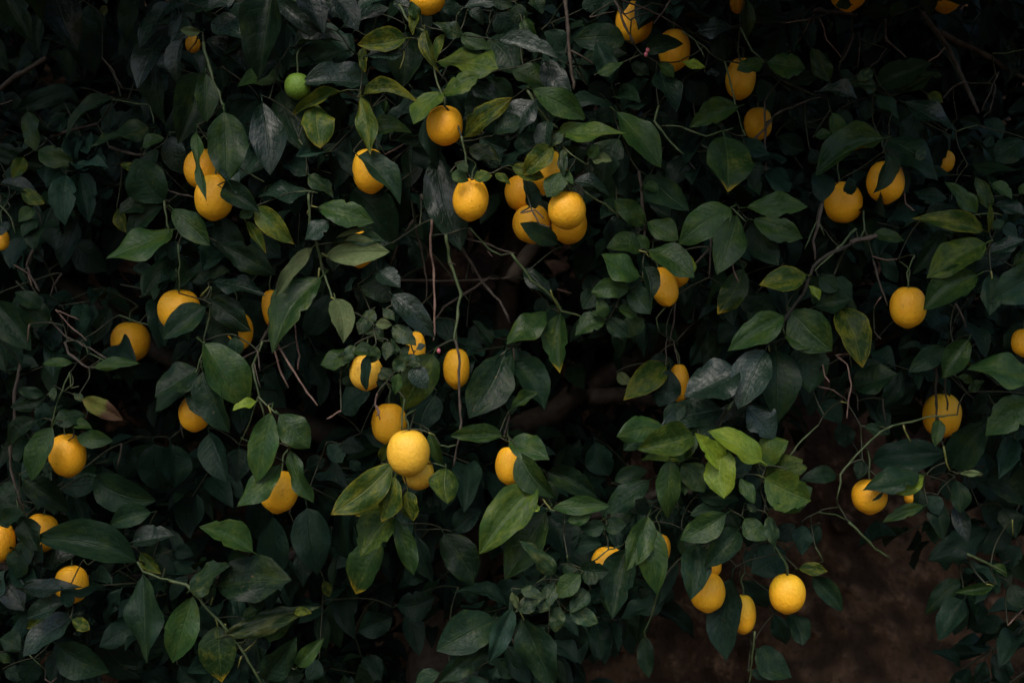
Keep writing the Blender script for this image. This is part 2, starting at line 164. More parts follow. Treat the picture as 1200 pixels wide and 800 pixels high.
# twig: layer, thickness (enlarged pixels), bark (g green, b brown, r reddish dry), points
TWIGS = {
(0, 0): "3 26 b 0 420 60 365 130 325 220 270; 3 20 b 240 640 340 610 450 580; 3 16 b 510 690 570 710 670 730 700 715; 3 10 b 480 270 530 330 570 410; 2 8 g 530 470 620 480 700 490 720 580; 4 10 b 0 490 60 470",
(200, 0): "0 18 g 150 200 200 380 255 525; 3 10 b 310 650 320 750; 1 8 g 600 650 660 740",
(400, 0): "0 12 g 360 180 430 310 465 430 485 492; 0 12 g 562 640 578 720 592 810; 0 14 g 270 20 300 80 330 120 400 150; 0 8 v 295 240 290 290 280 325; 1 9 r 205 720 260 690 300 670; 0 9 g 545 80 570 40; 1 10 b 0 420 60 450 100 450",
(600, 0): "3 20 b 250 0 265 200 290 420; 1 11 b 510 0 600 30 700 75 800 140; 0 14 b 480 0 530 120 575 210; 1 12 b 745 0 710 60 665 115; 1 14 g 685 500 672 570 720 640 800 725; 1 9 g 720 590 810 600; 0 16 g 75 420 120 510 160 560 215 600; 0 9 g 240 690 300 740 355 770; 3 10 b 270 230 350 280 410 320; 1 8 b 520 70 600 40 650 15 720 35; 1 9 k 560 90 600 70 640 65; 1 10 b 360 85 420 70 480 55",
(800, 0): "1 13 g 270 130 330 240 378 295; 4 26 b 270 130 430 75 640 50 820 70; 2 9 r 640 85 680 190 740 270; 2 8 r 605 90 550 180 500 245; 2 9 b 620 60 615 120 608 210; 3 14 b 800 160 770 240 735 295; 1 10 g 200 290 230 420 260 540 292 640; 3 12 b 380 480 390 640 388 800; 3 14 b 420 560 360 630 300 700; 1 12 g 0 600 110 635 240 600; 1 8 r 480 112 540 100 605 86; 3 10 b 0 720 60 790; 3 12 b 430 540 540 490 640 460; 0 8 g 0 150 60 190 100 270; 0 6 g 50 180 110 230 130 250",
(1000, 0): "4 26 b 320 60 430 200 520 380 585 530; 4 12 b 520 380 470 410 420 460; 3 10 r 430 228 390 265 350 295; 3 16 b 150 90 155 190 250 270; 3 9 b 155 230 110 290 70 330; 6 30 b 400 150 600 250 700 310 830 385; 4 9 b 680 340 640 430 600 520; 4 9 b 665 400 640 525; 3 8 g 650 250 720 250 800 232; 3 8 b 30 150 20 320; 2 8 g 480 620 530 600 580 590",
(0, 200): "2 16 b 160 365 120 440 150 510 188 565; 2 12 b 240 705 300 770 370 805; 1 9 r 260 650 320 720 405 795; 1 8 r 268 655 320 680 370 702; 1 10 g 0 160 50 220 75 292; 2 9 r 70 440 130 485 150 540; 3 8 g 560 680 680 720 780 750; 4 12 b 290 480 250 540 235 590; 1 9 r 140 720 130 800; 0 12 g 765 140 785 250 800 290; 4 8 b 320 680 318 770",
(200, 200): "0 14 g 650 110 650 250 685 340 710 460 760 590 800 640; 2 20 b 570 430 500 530 490 600 460 740 420 800; 1 10 r 555 565 575 660 590 810; 0 10 g 33 345 42 440 38 575; 1 12 g 190 540 180 680 150 810; 0 10 g 275 0 320 90; 1 9 g 345 0 440 55; 2 10 b 0 95 60 112 110 122; 1 12 v 140 590 180 540; 0 10 v 705 385 740 410; 0 10 v 755 590 800 615; 0 8 g 600 100 640 98 690 102; 0 10 v 640 205 655 160 685 165; 0 12 v 700 455 690 500",
(400, 200): "2 18 b 370 110 430 220 490 285 560 350 660 520 740 610 790 720; 1 18 g 490 300 510 430 560 580 545 640 530 810; 1 13 r 425 230 415 310 430 450 435 600 440 740 430 792; 4 16 b 340 230 270 330 230 440; 5 12 b 345 250 390 450 400 600; 6 14 b 270 515 450 515 620 515 810 498; 1 11 g 600 270 690 360 745 395; 2 11 b 570 310 700 350 810 390; 5 14 b 700 500 480 640 380 780; 1 7 r 690 375 710 400; 1 7 b 510 430 535 440; 6 10 b 600 420 620 480",
(600, 200): "1 16 b 600 0 610 150 625 300 625 370; 1 14 g 0 390 90 510 200 600 230 655 360 690; 1 10 g 720 640 680 690 690 750; 1 11 g 340 100 440 160 520 230; 3 10 b 770 620 750 740 740 810; 0 10 v 590 375 630 390; 0 8 v 625 385 640 410; 1 10 v 180 560 205 620 228 665; 6 10 r 200 550 280 575; 2 8 g 60 520 100 570; 0 12 g 265 40 275 80 270 100; 0 9 b 40 200 110 185 150 225; 0 9 b 90 180 130 250 180 265",
(800, 200): "0 19 k 830 330 760 360 680 390 610 450 560 580 490 680 400 810; 0 13 g 810 270 700 390 620 470; 1 16 b 655 140 635 260 610 330 620 420; 1 10 g 630 240 600 300 568 370; 1 11 b 130 360 50 450 40 490; 2 10 b 132 300 125 500; 0 9 r 225 425 245 470 260 525; 0 10 g 225 175 270 210 300 240; 1 8 g 640 250 660 300; 3 14 b 390 -20 395 50; 0 11 r 525 505 570 510; 0 8 g 470 740 500 790",
(1000, 200): "0 10 g 290 400 250 480 258 552; 1 12 b 100 430 130 560 165 630; 1 10 g 50 190 50 280 30 320; 2 9 r 240 110 250 150 280 190; 0 26 b -10 340 50 320 115 308; 0 12 v 645 170 650 280; 1 8 r 130 590 100 640; 2 12 b 480 620 530 730; 1 8 r 90 400 160 420 215 410; 0 10 g 560 205 640 200 700 210; 1 8 b 100 750 130 790; 0 10 v 640 470 660 540",
(0, 400): "2 18 b 95 110 65 280 70 360 45 500 50 600 85 710 112 810; 1 15 b 305 0 320 60 410 120 490 120; 1 10 b 360 0 450 50 540 100; 1 10 g 330 140 290 230 260 320 240 400; 1 8 g 325 140 330 220 372 214; 1 6 g 400 20 410 60; 1 6 g 420 60 500 90; 1 8 g 300 235 340 200; 5 10 b 570 480 550 600; 1 7 g 80 740 90 780",
(200, 400): "0 10 g 155 0 145 60 125 130 90 200; 1 13 g 430 0 380 110 410 240 440 360; 1 9 b 400 40 415 100 420 140; 1 8 g 410 260 370 370 325 482; 1 7 g 330 450 380 470; 1 12 r 480 0 505 120 550 215; 0 12 r 495 0 560 120 685 298; 1 12 r 590 0 605 70 597 132; 0 10 g 410 255 450 300 510 342; 1 10 r 800 325 765 345 730 360; 2 12 b 315 95 420 30; 1 8 b 390 100 420 220; 0 10 v 455 300 470 335; 2 7 b 50 380 60 450",
(400, 400): "1 13 b 535 0 555 100 550 220 560 380 550 460 525 590; 0 11 g 297 270 285 340 280 415; 1 10 g 460 490 500 495 540 488; 0 9 r 170 240 155 300 180 360; 1 13 b 790 320 765 450; 1 9 b 735 80 800 25; 0 9 r 160 300 175 330 160 345; 0 9 v 410 425 440 440; 0 8 g 440 570 490 590",
(600, 400): "2 8 b 722 0 718 105; 2 7 b 760 0 780 105; 0 10 v 145 740 180 790; 1 10 r 5 30 10 90; 0 8 g 180 790 280 800",
(800, 400): "1 10 g 495 535 560 460 640 390; 0 12 g 805 545 740 625 728 735; 0 10 r 820 50 715 68 770 110 790 200 775 290 770 360; 0 9 r 660 110 665 160 690 195; 0 8 v 740 280 775 295; 0 18 g 215 320 250 262; 0 10 v 400 10 410 45; 1 8 r 600 200 680 220 760 260",
(1000, 400): "0 12 g 155 405 240 385 340 355 490 345; 0 12 g 155 405 60 480 -5 560; 0 10 v 238 395 265 470; 0 12 v 420 490 450 605; 1 12 k 432 60 437 320; 1 14 k 388 70 388 320 380 440; 2 8 b 20 260 22 330; 2 10 b 140 270 150 370; 0 9 v 525 615 600 630",
(0, 600): "0 14 g 640 230 670 282 810 322; 1 8 g 395 220 410 245; 1 8 r 215 780 240 800 270 770; 1 8 g 140 670 200 720",
(200, 600): "0 17 g -5 320 70 340 110 385 250 535 320 620 430 810; 0 10 v 200 400 190 440; 0 9 v 350 650 400 600; 0 9 v 330 680 310 730; 0 10 v 255 520 262 575; 0 9 v 420 750 440 735; 0 10 v 210 500 220 535; 0 8 g 300 615 400 590",
(400, 600): "0 10 v 240 0 248 30; 0 8 v 600 760 620 735; 1 9 v 670 610 700 600",
(600, 600): "1 11 g 690 350 670 430 622 560 628 595; 0 9 g 400 220 450 175 515 160; 0 11 r 0 590 20 640 40 660; 0 8 g 260 200 262 240; 0 9 g 120 330 160 290; 0 9 v 40 470 55 500",
(800, 600): "0 11 g 430 155 480 230 492 295; 1 10 g 620 160 660 230; 0 10 g 340 560 330 650 310 810; 1 8 g 300 740 400 755; 1 8 g 640 0 720 15 790 45",
(1000, 600): "0 14 g -20 50 60 120 100 170 170 215; 1 9 r 720 530 760 490 800 450; 0 16 g 535 195 620 235 715 288; 0 8 v 620 335 660 345; 0 8 v 745 30 750 110",
}
# lemon: x, y, width, height in photo pixels, layer, tilt (deg, + leans right), nod (deg, + shows its tip), label
LEMONS = [
(521,147,44,46,.5,0,0,"round lemon hanging from a thin green stem under a cupped rounded leaf"),
(551.5,233.5,43,49,.3,4,4,"freckled lemon hanging alone in front of a large pointed dark leaf"),
(664.5,246,45,44,.2,-3,0,"front lemon of the cluster, pale leaf resting on its top"),
(641,201,49,50,1.0,5,0,"lemon under a mottled yellow-green leaf at the top of the cluster"),
(611,226,40,42,3.4,0,0,"shaded lemon half hidden behind a dark leaf at the cluster's edge"),
(623,262,46,44,2.8,-8,0,"shaded lemon crossed by short dark dry twigs at the cluster's bottom"),
(667,263,42,45,2.6,6,0,"shaded lemon peeking out directly beneath the front lemon of the cluster"),
(501,-4,44,42,1.0,0,0,"lemon above the curled leaves with only its lower half showing"),
(433,200,42,52,1.2,-6,0,"lemon almost covered by a dark leaf beside a yellow hanging leaf"),
(421,291,38,42,1.1,0,0,"thin slice of lemon showing between two horizontal dark leaves"),
(251,231,47,53,1.1,3,5,"bright lemon partly behind a dark leaf, just below another lemon"),
(238,198,45,47,2.3,-5,0,"lemon split by a narrow hanging leaf, touching a lemon below it"),
(226,52,18,20,2.4,0,0,"scrap of lemon beside a thick green stem among glossy leaves"),
(155,213,12,18,4.0,0,0,"small sliver of lemon behind a fan of ribbed leaves"),
(210,363,51,48,1.1,0,-12,"lemon with stem and calyx on top, leaf covering its lower corner"),
(153,400,47,46,6.0,0,-6,"dull shaded lemon hanging on its own in a dark gap"),
(276,388,42,46,2.4,0,0,"lemon with only its bottom showing below two overlapping dark leaves"),
(320,362,26,46,3.2,-8,0,"slim edge of lemon behind a dark woody twig"),
(2,281,18,24,1.4,0,0,"lemon sliver beside a small clump of curled leaves"),
(79,533,44,50,1.2,-4,-8,"lemon with a dark speck below a browned dying leaf"),
(228,484,38,42,1.3,0,0,"lemon with only its base showing under a drooping fan of leaves"),
(327,575,47,49,1.2,8,0,"lemon held between a ribbed leaf and a drooping pointed leaf"),
(0,634,36,46,1.3,0,0,"bright lemon beside a small rounded leaf, next to a half hidden lemon"),
(48,624,42,45,1.8,10,0,"lemon behind a small rounded leaf with a big leaf across it"),
(84,684,40,44,1.6,0,0,"lemon cut by a dark pointed leaf tip, low among shaded leaves"),
(429,436,40,41,.9,0,0,"pale lemon half covered by crumpled chewed leaves"),
(487,408,24,40,2.0,0,0,"orange edge of lemon beside a crumpled leaf clump"),
(535,431,32,46,4.5,0,0,"shaded lemon behind a long thin hanging twig"),
(456,496,42,48,5.0,0,0,"shaded lemon behind the stalk of a large pale lemon"),
(478.5,530,51,54,.2,0,-6,"large pale yellow lemon resting against another lemon beneath it"),
(490,554,38,39,1.0,0,0,"lemon squeezed beneath the large pale yellow lemon"),
(597,545,34,44,1.2,0,0,"deep orange lemon with a leaf lying along its side"),
(778,336,33,49,1.2,-12,28,"pointed lemon showing its blossom tip beside a bright round leaf clump"),
(795,320,28,30,2.3,0,0,"lemon peeking out from behind the pointed lemon"),
(743,26,44,48,4.0,-4,0,"lemon crossed by bare crooked twigs beside another lemon"),
(790,58,38,48,3.2,0,0,"lemon with a dark leaf and pink buds across its face"),
(864,4,18,24,5,0,0,"small scrap of lemon beside a hanging strap-like leaf"),
(868,92,36,48,5.0,6,0,"shaded lemon partly behind a small round leaf, thin stem across it"),
(888,145,34,38,9.0,0,0,"very dim lemon deep inside the tree among bare twigs"),
(994,-12,46,48,1.6,0,0,"lemon with a small leaf hanging over it above bare dark branches"),
(1108,-7,38,44,5.5,0,0,"dull lemon bottom beneath a thin leaf beside a straight bare branch"),
(1038,213,45,49,1.6,0,0,"lemon with a pointed leaf lying over its centre"),
(988,237,46,48,2.6,-5,16,"lemon with a dark scar, hanging beneath shadowing leaves"),
(1107,189,24,26,5.5,10,0,"small shaded lemon piece behind broad ribbed leaves"),
(1064,359.5,43,48,1.2,0,-4,"lemon hanging by a curved stem, dark blemish near its top"),
(1200,401,30,32,1.4,0,0,"orange lemon edge behind a broad bright leaf"),
(1104,486,46,51,5.5,0,-6,"shaded lemon with two dark twigs hanging in front of it"),
(1019,581,42,40,1.0,0,4,"lemon under a broad dark leaf in front of bare brown earth"),
(1068,582,18,18,2.2,0,0,"tiny scrap of lemon behind a pale yellowish young leaf"),
(796,448,24,44,5.0,0,0,"narrow strip of pale lemon behind a drooping olive leaf"),
(712,660,40,40,1.2,0,0,"lemon covered by pointed leaves beside a clump of crinkled leaves"),
(773,642,26,34,1.9,0,0,"wedge of lemon between two long pointed hanging leaves"),
(829,693,42,46,.9,0,10,"lemon under a broad leaf, near a half hidden narrow lemon"),
(836,662,20,26,1.9,0,0,"scrap of lemon directly above a whole lemon in the low cluster"),
(871,719,30,46,1.5,0,0,"narrow half of a lemon showing beside a long dark leaf"),
(922.5,695,43,46,.3,0,-3,"fully visible lemon hanging from a curved green stalk near bare earth"),
]
GREEN_LEMON = (348.7,101,31.5,30,.6,0,0,"small unripe green lemon nestled among glossy dark leaves")
# ------------------------------------------------------------------ helpers
MPP = 36.0 / 50.0 / 1200.0          # metres per photo pixel per metre of distance

def hull(px, py):
    """How far the outer face of the crown lies behind its foremost bulges (metres)."""
    g = 0.0
    for cx, cy, s in ((520, 120, 260), (420, 470, 230), (860, 540, 220), (660, 230, 170), (620, 640, 180), (300, 200, 200), (880, 280, 200), (1130, 320, 170)):
        g = max(g, math.exp(-((px - cx) ** 2 + (py - cy) ** 2) / (2 * s * s)))
    return 0.24 * (1 - g)

def P(px, py, depth):
    d = DIST + depth
    return Vector(((px - 600) * MPP * d, d, CAM_Z - (py - 400) * MPP * d))

def set_tags(o, label=None, category=None, group=None, kind=None):
    for k, v in (("label", label), ("category", category), ("group", group), ("kind", kind)):
        if v: o[k] = v

def mesh_from(name, verts, faces, uvs=None, smooth=True, mats=None):
    me = bpy.data.meshes.new(name)
    me.from_pydata(verts, [], faces)
    if uvs is not None:
        lay = me.uv_layers.new(name="UVMap")
        idx = np.empty(len(me.loops), dtype=np.int32)
        me.loops.foreach_get("vertex_index", idx)
        lay.data.foreach_set("uv", np.asarray(uvs, dtype=np.float32)[idx].ravel())
    if smooth:
        me.polygons.foreach_set("use_smooth", [True] * len(me.polygons))
    me.update()
    return me

def link(name, me, parent=None):
    o = bpy.data.objects.new(name, me)
    COL.objects.link(o)
    if parent is not None: o.parent = parent
    return o

def tube(points, radii, sides=6, verts=None, faces=None):
    """A tapered tube along points, appended to verts / faces."""
    verts = [] if verts is None else verts
    faces = [] if faces is None else faces
    n0 = len(verts)
    pts = [Vector(p) for p in points]
    prev = None
    for i, p in enumerate(pts):
        t = (pts[min(i + 1, len(pts) - 1)] - pts[max(i - 1, 0)])
        t = t.normalized() if t.length > 1e-9 else Vector((0, 0, 1))
        if prev is None:
            a = t.orthogonal().normalized()
        else:
            a = (prev - t * prev.dot(t))
            a = a.normalized() if a.length > 1e-6 else t.orthogonal().normalized()
        prev = a
        b = t.cross(a)
        for k in range(sides):
            an = 2 * math.pi * k / sides
            verts.append(tuple(p + (a * math.cos(an) + b * math.sin(an)) * radii[i]))
    for i in range(len(pts) - 1):
        for k in range(sides):
            k2 = (k + 1) % sides
            faces.append((n0 + i * sides + k, n0 + i * sides + k2, n0 + (i + 1) * sides + k2, n0 + (i + 1) * sides + k))
    faces.append(tuple(n0 + k for k in range(sides - 1, -1, -1)))
    e = n0 + (len(pts) - 1) * sides
    faces.append(tuple(e + k for k in range(sides)))
    return verts, faces

def smooth_line(pts, per=4):
    """Catmull-Rom points through pts."""
    pts = [Vector(p) for p in pts]
    if len(pts) == 2:
        return [pts[0].lerp(pts[1], t / per) for t in range(per + 1)]
    out = []
    for i in range(len(pts) - 1):
        p0, p1, p2, p3 = pts[max(i - 1, 0)], pts[i], pts[i + 1], pts[min(i + 2, len(pts) - 1)]
        for k in range(per):
            t = k / per
            out.append(0.5 * ((2 * p1) + (p2 - p0) * t + (2 * p0 - 5 * p1 + 4 * p2 - p3) * t * t + (3 * p1 - p0 - 3 * p2 + p3) * t ** 3))
    out.append(pts[-1])
    return out

# ------------------------------------------------------------------ materials
def new_mat(name):
    m = bpy.data.materials.new(name)
    m.use_nodes = True
    nt = m.node_tree
    return m, nt, nt.nodes, nt.links, nt.nodes["Principled BSDF"]

def math_node(nt, op, a, b=None, c=None, clamp=False):
    n = nt.nodes.new("ShaderNodeMath"); n.operation = op; n.use_clamp = clamp
    for i, v in enumerate((a, b, c)):
        if v is None: continue
        if isinstance(v, (int, float)): n.inputs[i].default_value = v
        else: nt.links.new(v, n.inputs[i])
    return n.outputs[0]

def mix_col(nt, fac, a, b):
    n = nt.nodes.new("ShaderNodeMix"); n.data_type = 'RGBA'
    for key, v in ((0, fac), (6, a), (7, b)):
        if isinstance(v, (int, float)): n.inputs[key].default_value = v
        elif isinstance(v, tuple): n.inputs[key].default_value = (*v, 1) if len(v) == 3 else v
        else: nt.links.new(v, n.inputs[key])
    return n.outputs[2]

def noise(nt, vec, scale, detail=3.0, rough=0.55):
    n = nt.nodes.new("ShaderNodeTexNoise")
    n.inputs["Scale"].default_value = scale; n.inputs["Detail"].default_value = detail; n.inputs["Roughness"].default_value = rough
    nt.links.new(vec, n.inputs["Vector"])
    return n.outputs["Fac"]

def ramp01(nt, v, lo, hi):
    n = nt.nodes.new("ShaderNodeMapRange"); n.clamp = True; n.interpolation_type = 'SMOOTHSTEP'
    n.inputs["From Min"].default_value = lo; n.inputs["From Max"].default_value = hi
    nt.links.new(v, n.inputs["Value"])
    return n.outputs["Result"]

def leaf_material(name, dark, light, vein, blotch=None, blotch_amount=0.0, tip=None, tip_from=0.8, edge=None, rough=0.30, translucent=0.12, dust=0.25, vein_amount=0.5, spec=0.10):
    m, nt, nodes, links, bsdf = new_mat(name)
    uv = nodes.new("ShaderNodeUVMap").outputs[0]
    sep = nodes.new("ShaderNodeSeparateXYZ"); links.new(uv, sep.inputs[0])
    u, v = sep.outputs[0], sep.outputs[1]
    geo = nodes.new("ShaderNodeNewGeometry"); oi = nodes.new("ShaderNodeObjectInfo")
    rv = math_node(nt, 'FRACT', math_node(nt, 'ADD', geo.outputs["Random Per Island"], oi.outputs["Random"]))
    comb = nodes.new("ShaderNodeCombineXYZ")
    links.new(u, comb.inputs[0]); links.new(math_node(nt, 'MULTIPLY', v, 0.45), comb.inputs[1]); links.new(math_node(nt, 'MULTIPLY', rv, 37.0), comb.inputs[2])
    q = comb.outputs[0]
    av = math_node(nt, 'ABSOLUTE', v)
    n_big = noise(nt, q, 3.2, 3)
    n_mid = noise(nt, q, 14.0, 4, 0.6)
    n_fine = noise(nt, q, 38.0, 2)
    # side veins running forward from the midrib
    warp = math_node(nt, 'MULTIPLY', math_node(nt, 'SUBTRACT', n_mid, 0.5), 0.10)
    ph = math_node(nt, 'ADD', math_node(nt, 'SUBTRACT', u, math_node(nt, 'MULTIPLY', av, 0.20)), warp)
    s = math_node(nt, 'SINE', math_node(nt, 'MULTIPLY', ph, math_node(nt, 'ADD', 2 * math.pi * 7.0, math_node(nt, 'MULTIPLY', rv, 2 * math.pi * 4.0))))
    side = ramp01(nt, s, 0.86, 1.0)
    side = math_node(nt, 'MULTIPLY', side, ramp01(nt, math_node(nt, 'SUBTRACT', 1.0, av), 0.05, 0.5))
    mid = math_node(nt, 'SUBTRACT', 1.0, ramp01(nt, av, 0.015, 0.07))
    col = mix_col(nt, ramp01(nt, n_big, 0.3, 0.7), dark, light)
    bright = math_node(nt, 'ADD', 0.62, math_node(nt, 'MULTIPLY', rv, 0.75))
    bc = nodes.new("ShaderNodeVectorMath"); bc.operation = 'SCALE'
    links.new(col, bc.inputs[0]); links.new(bright, bc.inputs["Scale"]); col = bc.outputs[0]
    if blotch:
        hi = 0.72 - 0.35 * blotch_amount
        b1 = ramp01(nt, math_node(nt, 'ADD', math_node(nt, 'MULTIPLY', n_big, 0.65), math_node(nt, 'MULTIPLY', n_mid, 0.35)), hi - 0.16, hi + 0.06)
        col = mix_col(nt, math_node(nt, 'MULTIPLY', b1, 0.85), col, blotch)
    if tip:
        tt = ramp01(nt, math_node(nt, 'ADD', math_node(nt, 'ADD', u, math_node(nt, 'MULTIPLY', math_node(nt, 'SUBTRACT', n_mid, 0.5), 0.25)), math_node(nt, 'MULTIPLY', av, 0.06)), tip_from, tip_from + 0.14)
        col = mix_col(nt, tt, col, tip)
    if edge:
        ee = ramp01(nt, math_node(nt, 'ADD', av, math_node(nt, 'MULTIPLY', n_big, 0.25)), 0.98, 1.12)
        col = mix_col(nt, math_node(nt, 'MULTIPLY', ee, 0.7), col, edge)
    mot = nodes.new("ShaderNodeVectorMath"); mot.operation = 'SCALE'
    links.new(col, mot.inputs[0]); links.new(math_node(nt, 'ADD', 0.45, math_node(nt, 'MULTIPLY', n_mid, 1.1)), mot.inputs["Scale"]); col = mot.outputs[0]
    col = mix_col(nt, math_node(nt, 'MULTIPLY', side, vein_amount * 0.5), col, vein)
    col = mix_col(nt, math_node(nt, 'MULTIPLY', mid, vein_amount), col, vein)
    # brown spots and scars on some of the leaves
    sick = ramp01(nt, math_node(nt, 'FRACT', math_node(nt, 'MULTIPLY', rv, 13.7)), 0.45, 0.95)
    sp = math_node(nt, 'MULTIPLY', ramp01(nt, noise(nt, q, 19.0, 3, 0.6), 0.64, 0.71), sick)
    col = mix_col(nt, math_node(nt, 'MULTIPLY', sp, 0.8), col, (0.075, 0.050, 0.018))
    # settled dust and tiny pale flecks
    fl = ramp01(nt, n_fine, 0.64, 0.74)
    col = mix_col(nt, math_node(nt, 'MULTIPLY', fl, dust), col, (0.11, 0.13, 0.10))
    links.new(col, bsdf.inputs["Base Color"])
    r = math_node(nt, 'ADD', rough - 0.10, math_node(nt, 'MULTIPLY', n_mid, 0.26))
    links.new(r, bsdf.inputs["Roughness"])
    bsdf.inputs["Specular IOR Level"].default_value = spec
    h = math_node(nt, 'ADD', math_node(nt, 'MULTIPLY', side, -0.14), math_node(nt, 'MULTIPLY', mid, -0.6))
    h = math_node(nt, 'ADD', h, math_node(nt, 'MULTIPLY', n_mid, 0.7))
    h = math_node(nt, 'SUBTRACT', h, math_node(nt, 'MULTIPLY', math_node(nt, 'MULTIPLY', s, ramp01(nt, math_node(nt, 'SUBTRACT', 1.0, av), 0.0, 0.5)), 0.035))
    h = math_node(nt, 'ADD', h, math_node(nt, 'MULTIPLY', n_big, 1.6))
    bump = nodes.new("ShaderNodeBump"); bump.inputs["Strength"].default_value = 0.45; bump.inputs["Distance"].default_value = 0.0040
    links.new(h, bump.inputs["Height"]); links.new(bump.outputs[0], bsdf.inputs["Normal"])
    if translucent > 0:
        tr = nodes.new("ShaderNodeBsdfTranslucent")
        links.new(mix_col(nt, 0.35, col, (0.10, 0.16, 0.01)), tr.inputs[0])
        mx = nodes.new("ShaderNodeMixShader"); mx.inputs[0].default_value = translucent
        links.new(bsdf.outputs[0], mx.inputs[1]); links.new(tr.outputs[0], mx.inputs[2])
        links.new(mx.outputs[0], nodes["Material Output"].inputs[0])
    return m

YEL = (0.42, 0.30, 0.02)
LEAFMAT = {
    'g': leaf_material("leaf_dark_green", (0.0055, 0.0161, 0.0082), (0.0094, 0.0224, 0.0101), (0.0222, 0.0385, 0.0148), vein_amount=0.32, blotch=(0.0178, 0.0296, 0.0067), blotch_amount=0.2),
    'm': leaf_material("leaf_mid_green", (0.0107, 0.0298, 0.0080), (0.0207, 0.0446, 0.0099), (0.0374, 0.0608, 0.0187), blotch=(0.0359, 0.0530, 0.0078), blotch_amount=0.22, vein_amount=0.4, spec=0.15),
    'b': leaf_material("leaf_glossy_green", (0.0058, 0.0161, 0.0101), (0.0098, 0.0219, 0.0125), (0.0207, 0.0355, 0.0163), rough=0.24, dust=0.3, spec=0.28, vein_amount=0.3),
    'k': leaf_material("leaf_shade_teal", (0.0064, 0.0175, 0.0123), (0.0106, 0.0249, 0.0149), (0.0133, 0.0237, 0.0089), translucent=0.0, dust=0.1, vein_amount=0.3, spec=0.08),  # bluish shadow tint put into the colour to lift the dark hollows
    'y': leaf_material("leaf_young_lime", (0.085, 0.145, 0.013), (0.160, 0.215, 0.018), (0.1656, 0.2300, 0.0552), translucent=0.20, dust=0.05, rough=0.34, spec=0.2),
    'l': leaf_material("leaf_light_green", (0.0185, 0.0410, 0.0080), (0.0360, 0.0620, 0.0105), (0.075, 0.105, 0.030), blotch=(0.062, 0.082, 0.010), blotch_amount=0.3, translucent=0.18, dust=0.05),
    'v': leaf_material("leaf_mottled", (0.0144, 0.0344, 0.0064), (0.0320, 0.0528, 0.0080), (0.0800, 0.0960, 0.0200), blotch=(0.0920, 0.0944, 0.0096), blotch_amount=0.34, tip=(0.1600, 0.1200, 0.0112), tip_from=0.90, edge=(0.1040, 0.1000, 0.0112), dust=0.15),
    'p': leaf_material("leaf_pale_underside", (0.0595, 0.0833, 0.0323), (0.0892, 0.1105, 0.0467), (0.0510, 0.0723, 0.0255), dust=0.1, rough=0.6, vein_amount=0.6),
    'c': leaf_material("leaf_crinkled", (0.0083, 0.0240, 0.0099), (0.0165, 0.0364, 0.0125), (0.0390, 0.0608, 0.0203), blotch=(0.0663, 0.0718, 0.0195), blotch_amount=0.24, dust=0.5, rough=0.34, spec=0.2),
    'r': leaf_material("leaf_browned", (0.0495, 0.0612, 0.0108), (0.0810, 0.0828, 0.0162), (0.1080, 0.0990, 0.0270), blotch=(0.0810, 0.0405, 0.0180), blotch_amount=0.2, tip=(0.045, 0.023, 0.013), tip_from=0.50, rough=0.6),
    't': leaf_material("leaf_green_yellow_tip", (0.0088, 0.0248, 0.0068), (0.0168, 0.0368, 0.0088), (0.0416, 0.0640, 0.0200), blotch=(0.0800, 0.0840, 0.0120), blotch_amount=0.14, tip=(0.2240, 0.1600, 0.0112), tip_from=0.87),
}

def bark_material(name, c1, c2, rough=0.8):
    m, nt, nodes, links, bsdf = new_mat(name)
    tc = nodes.new("ShaderNodeTexCoord").outputs["Object"]
    n1 = noise(nt, tc, 60.0, 4); n2 = noise(nt, tc, 300.0, 3)
    col = mix_col(nt, ramp01(nt, n1, 0.35, 0.65), c1, c2)
    links.new(col, bsdf.inputs["Base Color"])
    bsdf.inputs["Roughness"].default_value = rough
    bsdf.inputs["Specular IOR Level"].default_value = 0.3
    bump = nodes.new("ShaderNodeBump"); bump.inputs["Strength"].default_value = 0.5; bump.inputs["Distance"].default_value = 0.002
    links.new(math_node(nt, 'ADD', n1, math_node(nt, 'MULTIPLY', n2, 0.5)), bump.inputs["Height"]); links.new(bump.outputs[0], bsdf.inputs["Normal"])
    return m

BARK = {
    'l': bark_material("bark_limb", (0.026, 0.019, 0.014), (0.050, 0.038, 0.029)),
    'b': bark_material("bark_brown", (0.036, 0.027, 0.021), (0.070, 0.055, 0.043)),
    'g': bark_material("bark_green", (0.030, 0.050, 0.016), (0.058, 0.076, 0.030), 0.55),
    'r': bark_material("bark_dry_reddish", (0.085, 0.050, 0.038), (0.150, 0.096, 0.074)),
    'v': bark_material("bark_yellow_green", (0.09, 0.10, 0.022), (0.15, 0.145, 0.04), 0.5),
    'f': bark_material("bark_fine_twig", (0.015, 0.018, 0.009), (0.032, 0.034, 0.016), 0.65),
    'k': bark_material("bark_dark", (0.020, 0.018, 0.014), (0.035, 0.030, 0.022)),
}

